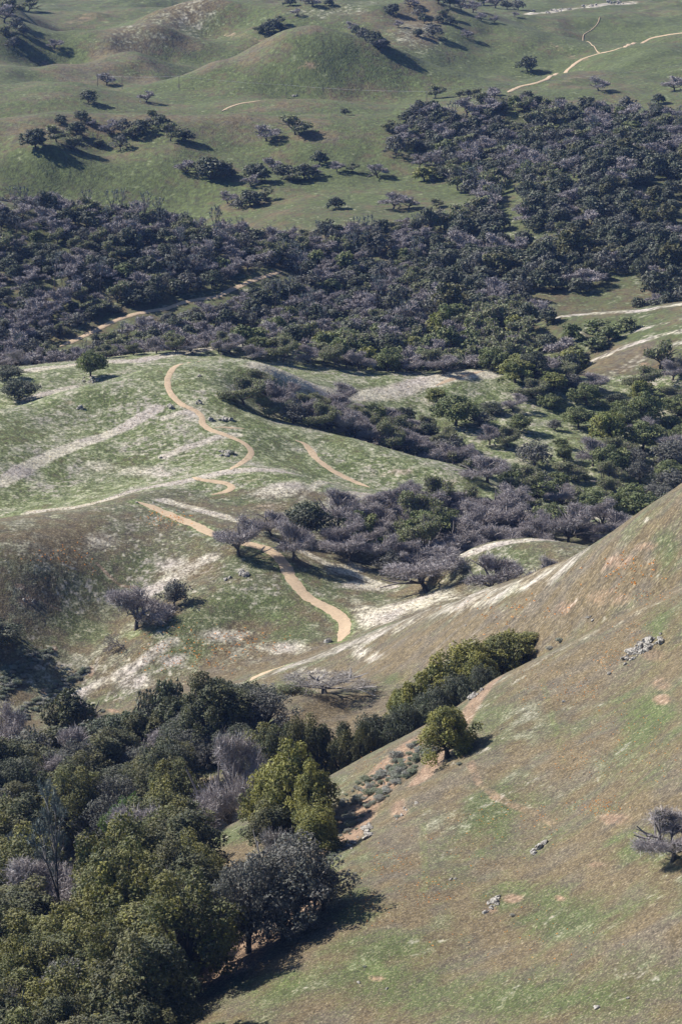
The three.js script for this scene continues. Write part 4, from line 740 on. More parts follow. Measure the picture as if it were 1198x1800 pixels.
for (const [label, list] of farOaks) for (const [u, v, w] of list) {
  const at = hit(u, v, 1290); if (!at) continue;
  const wide = w * rangeOf(at) / F, kind = tr() < 0.42 ? 'evergreen_oak' : tr() < 0.55 ? 'leafless_oak' : tr() < 0.6 ? 'budding_oak' : 'grey_oak';
  plant(kind, at, wide, wide * (0.66 + 0.2 * tr()), label, list.length > 1 ? label.replace(/^.*? (in|on|among) /, 'oaks $1 ') : undefined, { fixed: true });
}
tree('spring_oak', 745, 290, 44, { v: 318, from: 1250 }, 'yellow green oak at the edge of the dark wood on the far slope');

// woods: trees scattered over the ground at their natural spacing
const inside = (poly, u, v) => { let c = false; for (let i = 0, j = poly.length - 1; i < poly.length; j = i++) { const [a, b] = poly[i], [e, f] = poly[j]; if ((b > v) !== (f > v) && u < (e - a) * (v - b) / (f - b) + a) c = !c; } return c; };
const roads = trailLines.map((t) => ({ pts: t.curve.getSpacedPoints(Math.ceil(t.len / 2)), w: t.w }));
const roadSight = trailLines.filter((t) => t.w > 2.5 && t.from >= 600).flatMap((t) => t.curve.getSpacedPoints(40).map((p) => pixelOf(p.x, groundY(p.x, p.z), p.z)));
const cells = new Map();
for (const t of allTrees) { const k = Math.floor(t.at.x / 10) + ',' + Math.floor(t.at.z / 10); (cells.get(k) ?? cells.set(k, []).get(k)).push(t); }
function wood(o) {
  const r = rngOf(o.seed); let made = 0;
  for (let n = 0; n < o.tries; n++) {
    const d = Math.sqrt(lerp(o.d[0] ** 2, o.d[1] ** 2, r())), a = lerp(rayOf(o.u[0], 900).a, rayOf(o.u[1], 900).a, r()), x = d * Math.sin(a), z = -d * Math.cos(a), at = new V3(x, groundY(x, z), z);
    const [u, v, range] = pixelOf(x, at.y, z); if (!inside(o.poly, u, v)) continue;
    if (o.keep && !o.keep(u, d)) continue;
    if (o.clear?.some((p) => inside(p, u, v))) continue;
    const thin = o.thin ? fbm(x / o.thin, z / o.thin + 11) : 1; if (thin < (o.thinAt ?? 0)) continue;
    const sz = lerp(o.size[0], o.size[1], r()), gap = o.gap * (0.75 + 0.5 * r());
    let ok = true; const ci = Math.floor(x / 10), cj = Math.floor(z / 10);
    for (let i = -1; i <= 1 && ok; i++) for (let j = -1; j <= 1 && ok; j++) for (const t of cells.get((ci + i) + ',' + (cj + j)) ?? []) if (Math.hypot(t.at.x - x, t.at.z - z) < Math.max(gap, t.fixed ? t.wide * 0.42 : 0)) { ok = false; break; }
    if (!ok) continue;
    for (const R of roads) for (const p of R.pts) { const dz = p.z - z; if (Math.abs(p.x - x) < 5.5 && dz < 4 && dz > (o.front ?? -8)) { ok = false; break; } }
    if (!ok) continue;
    const mix = typeof o.mix === 'function' ? o.mix(d, u, v, r) : o.mix; let q = r(), kind; for (const [k, w] of mix) { kind = k; if ((q -= w) < 0) break; }
    const tall = sz * (kind === 'grey_pine' ? 1.5 : kind.includes('bay') ? 1.15 : 0.82) * (0.75 + 0.6 * r()), wide = kind === 'grey_pine' ? sz * 0.75 : sz;
    const tp = pixelOf(x, at.y + tall, z), h = hit(tp[0], tp[1]); if (h && rangeOf(h) < range - 4) continue;      // wholly behind a hill
    if (roadSight.some(([ru, rv, rd]) => rd > range && Math.abs(ru - u) < wide * 0.45 * F / range && rv > tp[1] - 1 && rv < v + 2)) continue;   // keeps the view of the road open
    const lab = o.name(kind, u, v, d);
    plant(kind, at, wide, tall, lab, o.group(kind, u, v, d), { lod: o.lod });
    const t = allTrees.at(-1), k = ci + ',' + cj; (cells.get(k) ?? cells.set(k, []).get(k)).push(t); made++;
  }
  return made;
}
const LOOK = { leafless_oak: 'leafless grey oak', evergreen_oak: 'dark evergreen oak', grey_oak: 'grey green oak', budding_oak: 'half leafed olive oak', leafing_oak: 'fresh green oak', spring_oak: 'yellow green oak', grey_pine: 'blue grey pine', bay_laurel: 'yellow olive bay tree', dark_bay: 'dark green bay tree', buckeye: 'bright green tree', dead_tree: 'dead bare tree' };
const woodNames = (place) => ({ name: (k) => LOOK[k] + ' ' + place, group: (k) => LOOK[k] + 's ' + place });
const counts = {};
counts.a = wood({ seed: 11, tries: 10500, u: [-200, 760], d: [1010, 1270], gap: 5.2, size: [4.6, 10], poly: [[-200, 350], [100, 374], [200, 382], [300, 404], [400, 424], [480, 428], [600, 412], [740, 412], [740, 600], [640, 604], [520, 594], [430, 590], [300, 612], [150, 645], [-200, 668]], front: -7.5,
  mix: (d, u, v, r) => [['leafless_oak', 0.36], ['evergreen_oak', 0.26], ['grey_oak', 0.15], ['budding_oak', 0.10], ['grey_pine', 0.10], ['leafing_oak', 0.03]], ...woodNames('in woods round the dirt road') });
counts.b = wood({ seed: 12, tries: 10500, u: [660, 1390], d: [1085, 1495], gap: 5.8, size: [5.4, 12], poly: [[690, 262], [710, 215], [745, 200], [800, 218], [860, 180], [900, 172], [960, 186], [1010, 205], [1060, 196], [1120, 214], [1390, 215], [1390, 545], [960, 562], [740, 604], [740, 412], [700, 400], [790, 400], [845, 350], [800, 335], [745, 300], [690, 275]],
  clear: [[[872, 320], [905, 315], [925, 420], [905, 445], [875, 400]], [[905, 415], [960, 400], [980, 420], [940, 445]], [[870, 195], [960, 205], [930, 230], [860, 220]], [[960, 230], [1010, 225], [1000, 245], [960, 250]], [[1000, 370], [1030, 360], [1040, 400], [1010, 410]]], thin: 34, thinAt: 0.36,
  mix: (d, u, v, r) => (u > 1000 && v > 280) || (v > 420 && u > 760) ? [['evergreen_oak', 0.6], ['grey_oak', 0.16], ['leafless_oak', 0.12], ['dark_bay', 0.12]] : [['evergreen_oak', 0.36], ['grey_oak', 0.14], ['leafless_oak', 0.28], ['budding_oak', 0.14], ['grey_pine', 0.05], ['leafing_oak', 0.03]], ...woodNames('in the dark far right wood') });
counts.c = wood({ seed: 13, tries: 5000, u: [330, 1080], d: [940, 1095], gap: 6.8, size: [7, 11], poly: [[400, 618], [470, 602], [560, 604], [640, 586], [760, 566], [880, 540], [950, 560], [945, 600], [1000, 640], [1030, 668], [980, 690], [880, 658], [800, 655], [640, 700], [560, 690], [480, 660], [430, 645]], clear: [[[510, 615], [560, 612], [560, 632], [510, 632]]],
  mix: (d, u, v, r) => v < 600 && u > 620 && u < 800 ? [['leafing_oak', 0.5], ['spring_oak', 0.45], ['budding_oak', 0.05]] : [['budding_oak', 0.30], ['leafless_oak', 0.20], ['leafing_oak', 0.30], ['evergreen_oak', 0.09], ['spring_oak', 0.11]], ...woodNames('in the valley woods') });
counts.c2 = wood({ seed: 18, tries: 1500, u: [-200, 420], d: [945, 1050], gap: 5, size: [5, 7.5], poly: [[-200, 680], [0, 660], [60, 650], [200, 650], [330, 630], [430, 620], [430, 590], [300, 600], [150, 640], [-200, 650]], mix: [['leafless_oak', 0.8], ['budding_oak', 0.2]], ...woodNames('behind the pale left slope') });
counts.d = wood({ seed: 14, tries: 2500, u: [440, 850], d: [836, 898], gap: 6.0, size: [6.5, 10.5], poly: [[455, 705], [540, 712], [620, 728], [700, 748], [790, 785], [840, 815], [840, 850], [740, 830], [640, 800], [560, 775], [480, 748]],
  mix: [['leafless_oak', 0.48], ['budding_oak', 0.26], ['grey_oak', 0.12], ['evergreen_oak', 0.08], ['leafing_oak', 0.06]], ...woodNames('in the shaded gully') });
counts.e = wood({ seed: 15, tries: 4200, u: [860, 1390], d: [800, 945], gap: 9.6, size: [6.5, 12], poly: [[1060, 700], [1130, 690], [1390, 700], [1390, 950], [1000, 905], [930, 890], [900, 862], [950, 842], [1000, 838], [1050, 800], [1070, 760]],
  mix: [['budding_oak', 0.32], ['leafing_oak', 0.36], ['evergreen_oak', 0.06], ['grey_oak', 0.10], ['leafless_oak', 0.12], ['spring_oak', 0.04]], ...woodNames('in the right edge wood') });
counts.f = wood({ keep: (u, d) => u < 760 || d > 712, seed: 16, tries: 3000, u: [560, 1120], d: [690, 768], gap: 7.6, size: [8, 13], poly: [[590, 940], [600, 905], [640, 895], [720, 890], [900, 905], [1000, 925], [1100, 935], [1090, 960], [960, 965], [890, 970], [800, 1000], [700, 1020], [640, 1000], [600, 975]],
  mix: [['leafless_oak', 0.72], ['budding_oak', 0.16], ['grey_oak', 0.07], ['leafing_oak', 0.05]], ...woodNames('in the grove above the knoll') });
const low = (d) => d < 405 ? 'in the lower near woods' : d < 500 ? 'in the mid ravine' : 'at the ravine head';
counts.g = wood({ seed: 17, tries: 7500, u: [-200, 470], d: [300, 640], gap: 5.4, size: [7, 13], poly: [[-200, 1335], [150, 1335], [260, 1325], [300, 1318], [420, 1260], [500, 1230], [470, 1390], [360, 1370], [300, 1400], [330, 1450], [300, 1540], [340, 1580], [390, 1690], [345, 1760], [300, 1800], [250, 1960], [-200, 2050]], clear: [[[78, 1500], [178, 1500], [190, 1760], [80, 1760]], [[300, 1345], [400, 1390], [400, 1330], [330, 1400], [290, 1400]]],
  mix: (d) => d < 405 ? [['bay_laurel', 0.6], ['dark_bay', 0.22], ['grey_oak', 0.12], ['evergreen_oak', 0.06]] : d < 500 ? [['bay_laurel', 0.3], ['dark_bay', 0.26], ['grey_oak', 0.24], ['leafless_oak', 0.14], ['buckeye', 0.06]] : [['evergreen_oak', 0.3], ['grey_oak', 0.36], ['dark_bay', 0.22], ['leafless_oak', 0.12]],
  name: (k, u, v, d) => LOOK[k] + ' ' + low(d), group: (k, u, v, d) => LOOK[k] + 's ' + low(d) });
console.log('woods', JSON.stringify(counts), allTrees.length, Date.now() - T0);

// leave out what the nearer trees hide
{
  const W = 370, Hh = 485, buf = new Uint8Array(W * Hh);
  for (const t of [...allTrees].sort((a, b) => rangeOf(a.at) - rangeOf(b.at))) {
    const [u0, v0, d] = pixelOf(t.at.x, t.at.y + t.tall * 0.55, t.at.z), u = u0 + 140, v = v0 + 40, ru = t.wide / 2 * F / d / 4, rv = t.tall * 0.47 * F / d / 4, solid = /leafless|dead|pine|budding/.test(t.kind) ? 1 : 2;
    let n = 0, seen = 0;
    for (let j = Math.floor(v / 4 - rv); j <= v / 4 + rv; j++) for (let i = Math.floor(u / 4 - ru); i <= u / 4 + ru; i++) {
      if (((i - u / 4) / ru) ** 2 + ((j - v / 4) / rv) ** 2 > 1) continue; n++;
      if (i < 0 || j < 0 || i >= W || j >= Hh) continue;
      const k = j * W + i; if (buf[k] < 3) seen++; buf[k] = Math.min(250, buf[k] + solid);
    }
    t.seen = seen; t.hidden = !t.fixed && seen < Math.max(2, n * 0.1);
  }
}
// tell apart the trees of the smaller groups by their place in the group
{
  const ord = ['first', 'second', 'third', 'fourth', 'fifth', 'sixth', 'seventh', 'eighth', 'ninth', 'tenth', 'eleventh', 'twelfth'], groups = {};
  for (const t of allTrees) if (t.group && !t.hidden) (groups[t.label] ??= []).push(t);
  for (const L of Object.values(groups)) {
    if (L.length < 2 || L.length > 66) continue;
    for (const t of L) [t.u, t.v] = pixelOf(t.at.x, t.at.y + t.tall * 0.6, t.at.z);
    const rows = L.length > 11 ? Math.ceil(L.length / 6) : 1, per = Math.ceil(L.length / rows);
    L.sort((a, b) => b.v - a.v);
    for (let k = 0; k < rows; k++) L.slice(k * per, (k + 1) * per).sort((a, b) => a.u - b.u).forEach((t, i) => { t.label += (rows > 1 ? ', ' + ord[k] + ' row up,' : ',') + ' ' + ord[i] + ' from left'; });
  }
}
// build them: the largest in view one by one, what is left of a kind as one mass
const byKind = {};
for (const t of allTrees) { if (t.hidden) continue; const n = NICE[t.kind] ?? t.kind; (byKind[n] ??= []).push(t); }
const mtx = new THREE.Matrix4(), qq = new THREE.Quaternion(), ee = new THREE.Euler();
for (const [name, list] of Object.entries(byKind)) {
  list.sort((a, b) => (b.fixed - a.fixed) || b.seen - a.seen);
  const rest = {};
  list.forEach((t, n) => {
    const p = proto(t.kind, t.lod, t.k), s = t.wide / p.wide, h = t.tall / p.tall;
    if (n >= 290) { const q = proto(t.kind, t.lod, 0); (rest[t.kind + t.lod] ??= { q, list: [] }).list.push([t, t.wide / q.wide, t.tall / q.tall]); return; }
    let o;
    if (p.one) o = new THREE.Mesh(p.one, p.mat);
    else {
      o = new THREE.Group();
      const w = new THREE.Mesh(p.wood, woodMat), c = new THREE.Mesh(p.crown, p.mat); w.name = 'trunk'; c.name = 'crown'; o.add(w, c);
    }
    o.name = numbered(name === 'dead_tree' ? 'dead_tree' : name + (name.includes('oak') || name === 'buckeye' || name.includes('pine') || name.includes('bay') ? '_tree' : ''));
    o.position.copy(t.at); o.position.y -= 0.15; o.rotation.set(t.lean, t.turn, t.lean * 0.7); o.scale.set(s, h, s);
    scene.add(tag(o, t.label, 'tree', t.group));
  });
  for (const { q, list: L } of Object.values(rest)) {
    const im = new THREE.InstancedMesh(q.one ?? mergeGeometries([q.wood, q.crown]), q.mat, L.length);
    L.forEach(([t, s, h], i) => im.setMatrixAt(i, mtx.compose(t.at, qq.setFromEuler(ee.set(t.lean, t.turn, 0)), new V3(s, h, s))));
    im.name = numbered('far_woods'); scene.add(tag(im, 'rest of the ' + LOOK[L[0][0].kind] + 's in the far woods', 'woods', null, 'stuff'));
  }
}
console.log('trees', JSON.stringify(Object.fromEntries(Object.entries(byKind).map(([k, v]) => [k, v.length]))), Date.now() - T0);

// ---------------------------------------------------------------- grass, flowers, shrubs, rocks, poles
{
  const tuft = (seed, blades, h, w) => { const b = new Buf(), r = rngOf(seed); for (let k = 0; k < blades; k++) { const x = (r() - 0.5) * 0.28, z = (r() - 0.5) * 0.28, a = r() * 6.28, hh = h * (0.6 + 0.8 * r()), t = r() * 6.28, q = 0.8 + 0.4 * r(), c = [q, q, q], o = b.n; b.vert(x - Math.cos(t) * w, -0.03, z - Math.sin(t) * w, c); b.vert(x + Math.cos(t) * w, -0.03, z + Math.sin(t) * w, c); b.vert(x + Math.cos(a) * hh * 1.1, hh, z + Math.sin(a) * hh * 1.1, c); b.i.push(o, o + 1, o + 2); } return b.geo(); };
  const mat = new THREE.MeshPhysicalMaterial({ vertexColors: true, roughness: 1, transmission: 0.45, thickness: 0, side: THREE.DoubleSide, name: 'grass' });
  const sets = [['grass', tuft(1, 7, 0.11, 0.026), (t) => t[6] < 2, 'thin standing grass on the near hillside'], ['tussock_grass', tuft(2, 9, 0.2, 0.05), (t) => t[6] >= 2, 'pale tussock grass on the trail hills']];
  for (const [name, g, f, label] of sets) {
    const L = tufts.filter(f), im = new THREE.InstancedMesh(g, mat, L.length), m = new THREE.Matrix4(), c = new THREE.Color();
    L.forEach((t, i) => { const s = (0.6 + 0.9 * t[7]) * (t[6] === 1 ? 1.2 : 1); m.makeRotationY(t[7] * 40).scale(new V3(s, s * (0.7 + 0.5 * ((t[7] * 77) % 1)), s)).setPosition(t[0], t[1], t[2]); im.setMatrixAt(i, m); im.setColorAt(i, c.setRGB(clamp(t[3] * 1.3), clamp(t[4] * 1.28), clamp(t[5] * 1.22))); });
    im.name = name; scene.add(tag(im, label, 'grass', null, 'stuff'));
  }
  // orange flowers in drifts
  const r = rngOf(99), fl = new Buf(); for (let k = 0; k < 4; k++) fl.leaf((r() - 0.5) * 0.16, 0.16 + r() * 0.08, (r() - 0.5) * 0.16, 0.05, 0, 0.5, 0.4, [0.80, 0.30, 0.012], r, 0.6);
  const spots = [];
  for (const [u, v, a, b, n, from] of [[1050, 1420, 40, 14, 70], [1075, 1160, 30, 20, 40], [1015, 1215, 40, 20, 40], [1110, 1120, 40, 30, 40], [1030, 1340, 60, 30, 50], [900, 1440, 90, 30, 40], [690, 1520, 40, 30, 50], [640, 1590, 50, 40, 40], [760, 1570, 60, 30, 40], [1150, 1050, 40, 12, 30], [880, 1650, 160, 60, 40], [630, 1330, 60, 20, 26], [1100, 1280, 70, 40, 40], [960, 1210, 60, 40, 40], [1150, 1340, 50, 40, 30], [820, 1480, 120, 50, 40], [330, 1150, 90, 40, 120, 600], [290, 915, 40, 12, 60, 600], [430, 1130, 60, 20, 60, 600], [110, 980, 60, 30, 40, 600], [1100, 1010, 60, 40, 40, 460], [900, 1080, 90, 30, 40, 460]]) for (let k = 0; k < n * 1.4; k++) { const q = Math.sqrt(-2 * Math.log(1 - 0.95 * r())) * 0.6, t = r() * 6.28, p = hit(u + Math.cos(t) * q * a, v + Math.sin(t) * q * b, from); if (p) spots.push([p, from ? 2.2 : 1]); }
  const im = new THREE.InstancedMesh(fl.geo(), new THREE.MeshStandardMaterial({ vertexColors: true, roughness: 0.7, side: THREE.DoubleSide, name: 'petals' }), spots.length), m = new THREE.Matrix4();
  spots.forEach(([p, k], i) => { const s = (0.7 + 0.9 * r()) * k; im.setMatrixAt(i, m.makeRotationY(r() * 6.28).scale(new V3(s, s, s)).setPosition(p.x, p.y, p.z)); });
  im.name = 'poppies'; scene.add(tag(im, 'orange poppies sprinkled over the grassy slopes', 'flowers', null, 'stuff'));
}
// grey green sagebrush
{
  const r = rngOf(31), mats = leafMat, geos = [];
  for (let v = 0; v < 4; v++) {
    const b = new Buf(), base = pick([[0.28, 0.30, 0.24], [0.23, 0.26, 0.19], [0.31, 0.31, 0.27], [0.20, 0.23, 0.15]], r);
    for (let k = 0; k < 6; k++) { const t = r() * 6.28, q = 0.05 + 0.25 * r(); b.tube(new V3(0, -0.15, 0), new V3(Math.cos(t) * q, 0.3, Math.sin(t) * q), 0.025, 0.012, 3, [0.12, 0.10, 0.085]); }
    const lobes = Array.from({ length: 7 }, (_, i) => { const t = i * 2.4, q = i ? 0.3 : 0; return [Math.cos(t) * q, 0.3 + 0.12 * r(), Math.sin(t) * q, 0.24 + 0.12 * r()]; });
    for (const [x, y, z, s] of lobes) for (let k = 0; k < 190; k++) { let a = r() * 2 - 1, c = r() * 2 - 1, d = r() * 2 - 1; const l = Math.hypot(a, c, d) || 1; a /= l; c /= l; d /= l; const t = 0.6 + 0.4 * r(); b.leaf(x + a * s * t, Math.max(-0.02, y + c * s * t), z + d * s * t, 0.045 * (0.6 + 0.8 * r()), a, c + 0.4, d, tint(base, r, 0.28), r); }
    geos.push(b.geo());
  }
  const put = (p, wpx, label, group) => { const s = wpx * rangeOf(p) / F / 1.15, m = new THREE.Mesh(geos[Math.floor(r() * 4)], mats); m.name = numbered('sagebrush_shrub'); m.position.copy(p); m.scale.set(s * (0.75 + 0.6 * r()), s * (0.55 + 0.5 * r()), s * (0.75 + 0.5 * r())); m.rotation.y = r() * 6.28; scene.add(tag(m, label, 'shrub', group)); };
  const fill = (poly, n, w0, w1, gap, from, label, group) => { const got = []; let us = poly.map((p) => p[0]), vs = poly.map((p) => p[1]); for (let t = 0; t < n * 40 && got.length < n; t++) { const u = lerp(Math.min(...us), Math.max(...us), r()), v = lerp(Math.min(...vs), Math.max(...vs), r()); if (!inside(poly, u, v) || got.some(([a, b]) => Math.hypot(a - u, (b - v) * 1.5) < gap)) continue; const p = hit(u, v, from); if (!p) continue; got.push([u, v]); put(p, lerp(w0, w1, r() ** 3), label, group); } };
  fill([[735, 1300], [770, 1312], [760, 1335], [700, 1385], [650, 1430], [610, 1480], [590, 1520], [570, 1520], [575, 1480], [570, 1430], [610, 1390], [650, 1365], [700, 1330]], 176, 8, 27, 2.6, undefined, 'grey green sagebrush in the rocky gully on the near slope', 'sagebrush in the near gully');
  fill([[0, 1185], [40, 1158], [62, 1142], [98, 1140], [90, 1152], [40, 1195], [0, 1235]], 68, 9, 17, 5, 600, 'sagebrush in the upper dark strip at the left edge', 'upper sagebrush strip on the left');
  fill([[28, 1262], [40, 1240], [75, 1220], [110, 1195], [150, 1172], [164, 1176], [130, 1205], [90, 1235], [50, 1265]], 48, 9, 16, 5.5, 600, 'sagebrush in the lower rocky strip near the left edge', 'lower sagebrush strip on the left');
  for (const [u, v, w, l] of [[983, 1128, 16, 'low grey shrub on the near crest right of the bays'], [966, 1142, 18, 'low grey shrub on the near crest beside bare soil'], [698, 1437, 14, 'single sage shrub on the slope right of the gully'], [806, 1345, 12, 'small shrub on the soil right of the lone bay'], [180, 1252, 16, 'shrub by the red soil above the ravine trees'], [900, 1610, 9, 'tiny shrub beside the low rocks on the near slope'], [640, 1700, 8, 'tiny shrub low on the near slope'], [408, 798, 14, 'small shrub beside the dark rocks above the trail']]) { const p = hit(u, v); if (p) put(p, w, l); }
}
// rocks
{
  const r = rngOf(63), geos = [], rockMat = new THREE.MeshStandardMaterial({ vertexColors: true, roughness: 0.95, name: 'rock' });
  for (let v = 0; v < 6; v++) {
    const g = new THREE.IcosahedronGeometry(1, 3), p = g.attributes.position, col = new Float32Array(p.count * 3), ox = v * 13.7, cuts = Array.from({ length: 9 }, () => [new V3(r() - 0.5, r() - 0.5, r() - 0.5).normalize(), 0.55 + 0.35 * r()]), q = new V3();
    for (let i = 0; i < p.count; i++) {
      q.fromBufferAttribute(p, i).normalize(); const n = q.clone(); let s = 1;
      for (const [d, h] of cuts) { const k = n.dot(d); if (k * s > h) s = h / k; }
      s *= 0.92 + 0.2 * vn(n.x * 3 + ox, n.y * 3 + n.z * 4) + 0.12 * (vn(n.x * 9 + ox, n.z * 9 + n.y * 7) - 0.5);
      p.setXYZ(i, n.x * s, n.y * s * 0.8, n.z * s);
      const lich = sstep(0.42, 0.6, 0.6 * vn(n.x * 4 + ox * 2, n.y * 4 - n.z * 5) + 0.4 * vn(n.x * 11, n.z * 11 + n.y * 9 + ox)), t = 0.8 + 0.4 * vn(n.x * 20, n.y * 20 + n.z * 17);
      col.set([lerp(0.13, 0.42, lich) * t, lerp(0.115, 0.395, lich) * t, lerp(0.103, 0.35, lich) * t], i * 3);
    }
    g.setAttribute('color', new THREE.BufferAttribute(col, 3)); g.computeVertexNormals(); geos.push(g);
  }
  const stone = (p, s) => { const m = new THREE.Mesh(geos[Math.floor(r() * 6)], rockMat); m.position.copy(p); m.position.y += s * 0.1; m.scale.set(s * (0.7 + 0.9 * r()), s * (0.6 + 0.8 * r()), s * (0.7 + 0.9 * r())); m.rotation.set((r() - 0.5) * 0.9, r() * 6.28, (r() - 0.5) * 0.9); return m; };
  const outcrop = (u, v, ru, rv, n, size, label, from, ang = 0) => {
    const c = hit(u, v, from); if (!c) return; const o = new THREE.Group(); o.name = numbered('rock_outcrop'); o.position.copy(c);
    for (let k = 0; k < n; k++) { const a = (r() + r() - 1) * ru, b = (r() * 2 - 1) * rv, p = hit(u + a, v + b + a * ang, from); if (!p || p.distanceTo(c) > 14) continue; const m = stone(p.sub(c), size * rangeOf(c) / F / 2 * (0.35 + 1.2 * r() * r())); m.name = 'stone'; o.add(m); }
    scene.add(tag(o, label, 'rocks'));
  };
  outcrop(1130, 1138, 38, 11, 80, 13, 'largest jagged pale outcrop on the near slope near the right edge', 0, -0.55);
  outcrop(946, 1492, 16, 5, 18, 15, 'pointed pale outcrop in the middle of the near slope', 0, -0.9);
  outcrop(866, 1588, 18, 10, 18, 13, 'low cluster of grey rocks left of the pointed outcrop', 0, -0.8);
  outcrop(868, 1190, 20, 8, 20, 24, 'pale rock outcrop on the near crest beside the bays', 0, -0.7);
  outcrop(834, 1222, 18, 6, 14, 16, 'crumbly rocks on the near crest above the lone bay', 0, -0.9);
  outcrop(1034, 1088, 12, 5, 9, 8, 'small rocks on red soil behind the near crest', 450);
  outcrop(794, 1545, 8, 3, 5, 8, 'small dark rocks below the sagebrush gully', 0);
  outcrop(648, 1462, 9, 14, 10, 22, 'dark furrowed rock at the lower right of the sagebrush', 0, -0.8);
  outcrop(612, 1486, 20, 14, 13, 11, 'grey rocks among the lowest sagebrush', 0, -0.7);
  outcrop(690, 1360, 30, 12, 18, 13, 'broken rocks on red soil among the upper sagebrush', 0, -0.8);
  outcrop(715, 1420, 26, 8, 12, 7, 'loose stones on the slope right of the sagebrush', 0, -0.9);
  outcrop(426, 1010, 11, 6, 9, 15, 'cluster of upright pale rocks below the trail oak', 600);
  outcrop(398, 1018, 7, 3, 5, 8, 'small pale stones left of the upright rocks', 600);
  outcrop(138, 718, 6, 2, 3, 14, 'dark boulder alone on the green hillside', 700);
  outcrop(54, 711, 3, 1, 2, 8, 'small pale boulder near the left hill crest', 700);
  outcrop(160, 668, 20, 5, 14, 8, 'line of grey rocks on the crest below the lone green oak', 750);
  outcrop(351, 708, 10, 3, 6, 10, 'pale rocks just right of the upper trail', 760);
  outcrop(302, 716, 9, 3, 5, 9, 'pale rocks just left of the upper trail', 760);
  outcrop(396, 737, 14, 3, 12, 9, 'long pale outcrop above the short side path', 760);
  outcrop(371, 740, 5, 2, 4, 8, 'pale rock between the trail bend and the long outcrop', 760);
  outcrop(346, 662, 9, 2, 4, 7, 'dark low rocks right of the top trail bend', 790);
  outcrop(346, 638, 6, 1, 3, 5, 'small dark rocks where the trail meets the hilltop', 790);
  outcrop(394, 796, 14, 6, 13, 10, 'dark rocky knob inside the trail bend', 750);
  outcrop(284, 805, 2, 1, 1, 7, 'single grey stone on the pale tussock slope', 750);
  outcrop(308, 1360, 10, 14, 10, 14, 'pale rock stack on the grassy spur in the ravine', 480);
  outcrop(578, 1128, 6, 2, 3, 9, 'white boulder where the trail drops over the saddle', 600);
  outcrop(50, 1056, 12, 3, 7, 6, 'stones on the bare reddish soil above the dark left oak', 600);
  outcrop(712, 1040, 16, 4, 5, 4, 'white specks of stone on the brown slope below the meadow', 450);
  outcrop(515, 168, 8, 2, 6, 6, 'pale rock pile on the low far knoll', 1500);
  outcrop(246, 179, 5, 2, 4, 4, 'white stones beside the oak in the far dip', 1500);
  for (const [u, v, l] of [[945, 22, 'left end of the white rocky ridge at top right'], [985, 18, 'middle of the white rocky ridge at top right'], [1030, 12, 'rough right stretch of the white rocky ridge at top right'], [1080, 6, 'topmost rocks of the white ridge at top right']]) outcrop(u, v, 22, 3, 14, 7, l, 1700);
  for (const [u, v, s, l] of [[1048, 1772, 11, 'grey boulder near the bottom right corner'], [1103, 1755, 7, 'small stone above the bottom right boulder'], [630, 1728, 9, 'flat pale stone low on the near slope'], [680, 1738, 7, 'small pale stone low on the near slope'], [990, 1234, 8, 'single white stone on the upper near slope'], [880, 1282, 5, 'tiny white stone below the near crest'], [1098, 1168, 9, 'grey stone just left of the big jagged outcrop'], [1070, 1185, 9, 'lone boulder below the big jagged outcrop'], [240, 884, 6, 'dark stone beside the trail bend'], [818, 1100, 6, 'small grey stone on the brown middle slope'], [270, 884, 5, 'small dark stone just above the trail'], [590, 935, 0, '']]) if (s) { const p = hit(u, v); const m = stone(p, s * rangeOf(p) / F / 2); m.name = numbered('boulder'); scene.add(tag(m, l, 'rock')); }
  // fallen dead limbs below the old oak
  const c = hit(207, 1140, 600), w = new Buf(), fr = rngOf(8);
  const ends = skeleton(w, fr, { start: [[new V3(2.5, 0.6, 0), new V3(-1, 0.25, 0.1).normalize()], [new V3(2.2, 0.3, 0.6), new V3(-0.9, 0.45, 0.4).normalize(), 0.8, 0.8], [new V3(1, 0.2, 0.2), new V3(-0.7, 0.5, -0.3).normalize(), 0.8, 0.7]], len: 2.0, rad: 0.17, depth: 3, fork: [3, 3, 2], open: [0.5, 0.6, 0.7], ratio: [0.95, 0.8, 0.7], lift: [-0.02, -0.05, -0.05], wob: 0.5, bark: [0.30, 0.27, 0.255], bark2: [0.24, 0.21, 0.20] });
  for (const [q, d] of ends) for (let k = 0; k < 5; k++) w.strip(q, q.clone().addScaledVector(new V3(d.x + fr() - 0.5, d.y + fr() - 0.5, d.z + fr() - 0.5).normalize(), 0.9), 0.025, [0.2, 0.18, 0.17], fr);
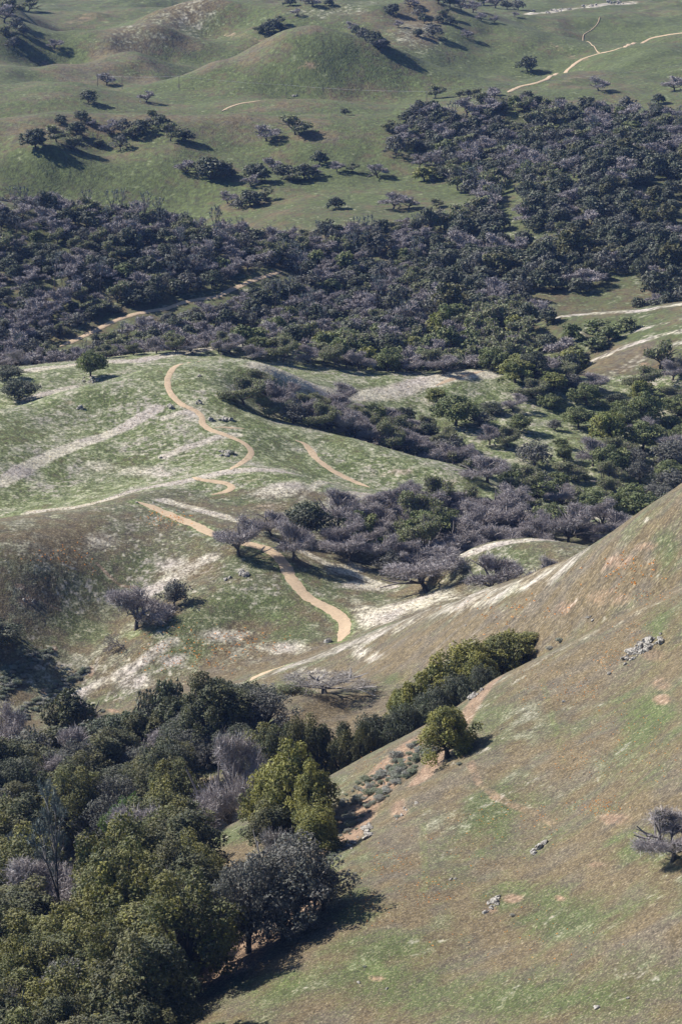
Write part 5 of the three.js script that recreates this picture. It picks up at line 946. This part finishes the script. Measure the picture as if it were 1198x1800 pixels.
  const m = new THREE.Mesh(w.geo(), woodMat); m.name = 'fallen_branches'; m.position.copy(c); scene.add(tag(m, 'heap of fallen silvery dead limbs below the old leafless oak', 'dead wood'));
}
// power line on the far hills
{
  const woodC = new THREE.MeshStandardMaterial({ color: new THREE.Color(0.12, 0.10, 0.09), roughness: 1, name: 'pole wood' }), wireM = new THREE.MeshStandardMaterial({ color: new THREE.Color(0.35, 0.36, 0.38), roughness: 0.5, name: 'wire' });
  const tops = [];
  const names = ['leftmost far power pole, beside the oak', 'far power pole second from the left', 'far power pole at the foot of the green peak', 'far power pole beside the pale rock pile', 'rightmost far power pole by the small oak'];
  [[172, 152], [215, 157], [315, 156], [503, 172], [749, 184]].forEach(([u, v], n) => {
    const p = hit(u, v, 1540); if (!p) return;
    const o = new THREE.Group(); o.name = numbered('power_pole'); o.position.copy(p);
    const pole = new THREE.Mesh(new THREE.CylinderGeometry(0.14, 0.2, 8, 8).translate(0, 3.5, 0), woodC), arm = new THREE.Mesh(new THREE.BoxGeometry(0.16, 0.2, 2.2).translate(0, 7, 0), woodC); pole.name = 'pole'; arm.name = 'crossarm'; o.add(pole, arm);
    for (const s of [-0.9, 0.9]) { const k = new THREE.Mesh(new THREE.CylinderGeometry(0.08, 0.1, 0.3, 8).translate(0, 7.25, s), wireM); k.name = 'insulator'; o.add(k); }
    scene.add(tag(o, names[n], 'power pole', 'poles of the far power line')); tops.push(p.clone().add(new V3(0, 7.35, 0)));
  });
  tops.push(stand(1300, 1700).add(new V3(0, 9, 0)));
  for (let i = 0; i + 1 < tops.length; i++) for (const s of [-0.9, 0.9]) {
    const a = tops[i].clone(), b = tops[i + 1].clone(); a.z += s; b.z += s; const mid = a.clone().lerp(b, 0.5); mid.y -= Math.min(3.5, a.distanceTo(b) * 0.02);
    const m = new THREE.Mesh(new THREE.TubeGeometry(new THREE.QuadraticBezierCurve3(a, mid, b), 24, 0.022, 4), wireM); m.name = numbered('power_wire'); scene.add(tag(m, 'thin sagging wire of the far power line', 'wire', 'wires of the far power line'));
  }
}
console.log('small', Date.now() - T0);
renderer.render(scene, camera);
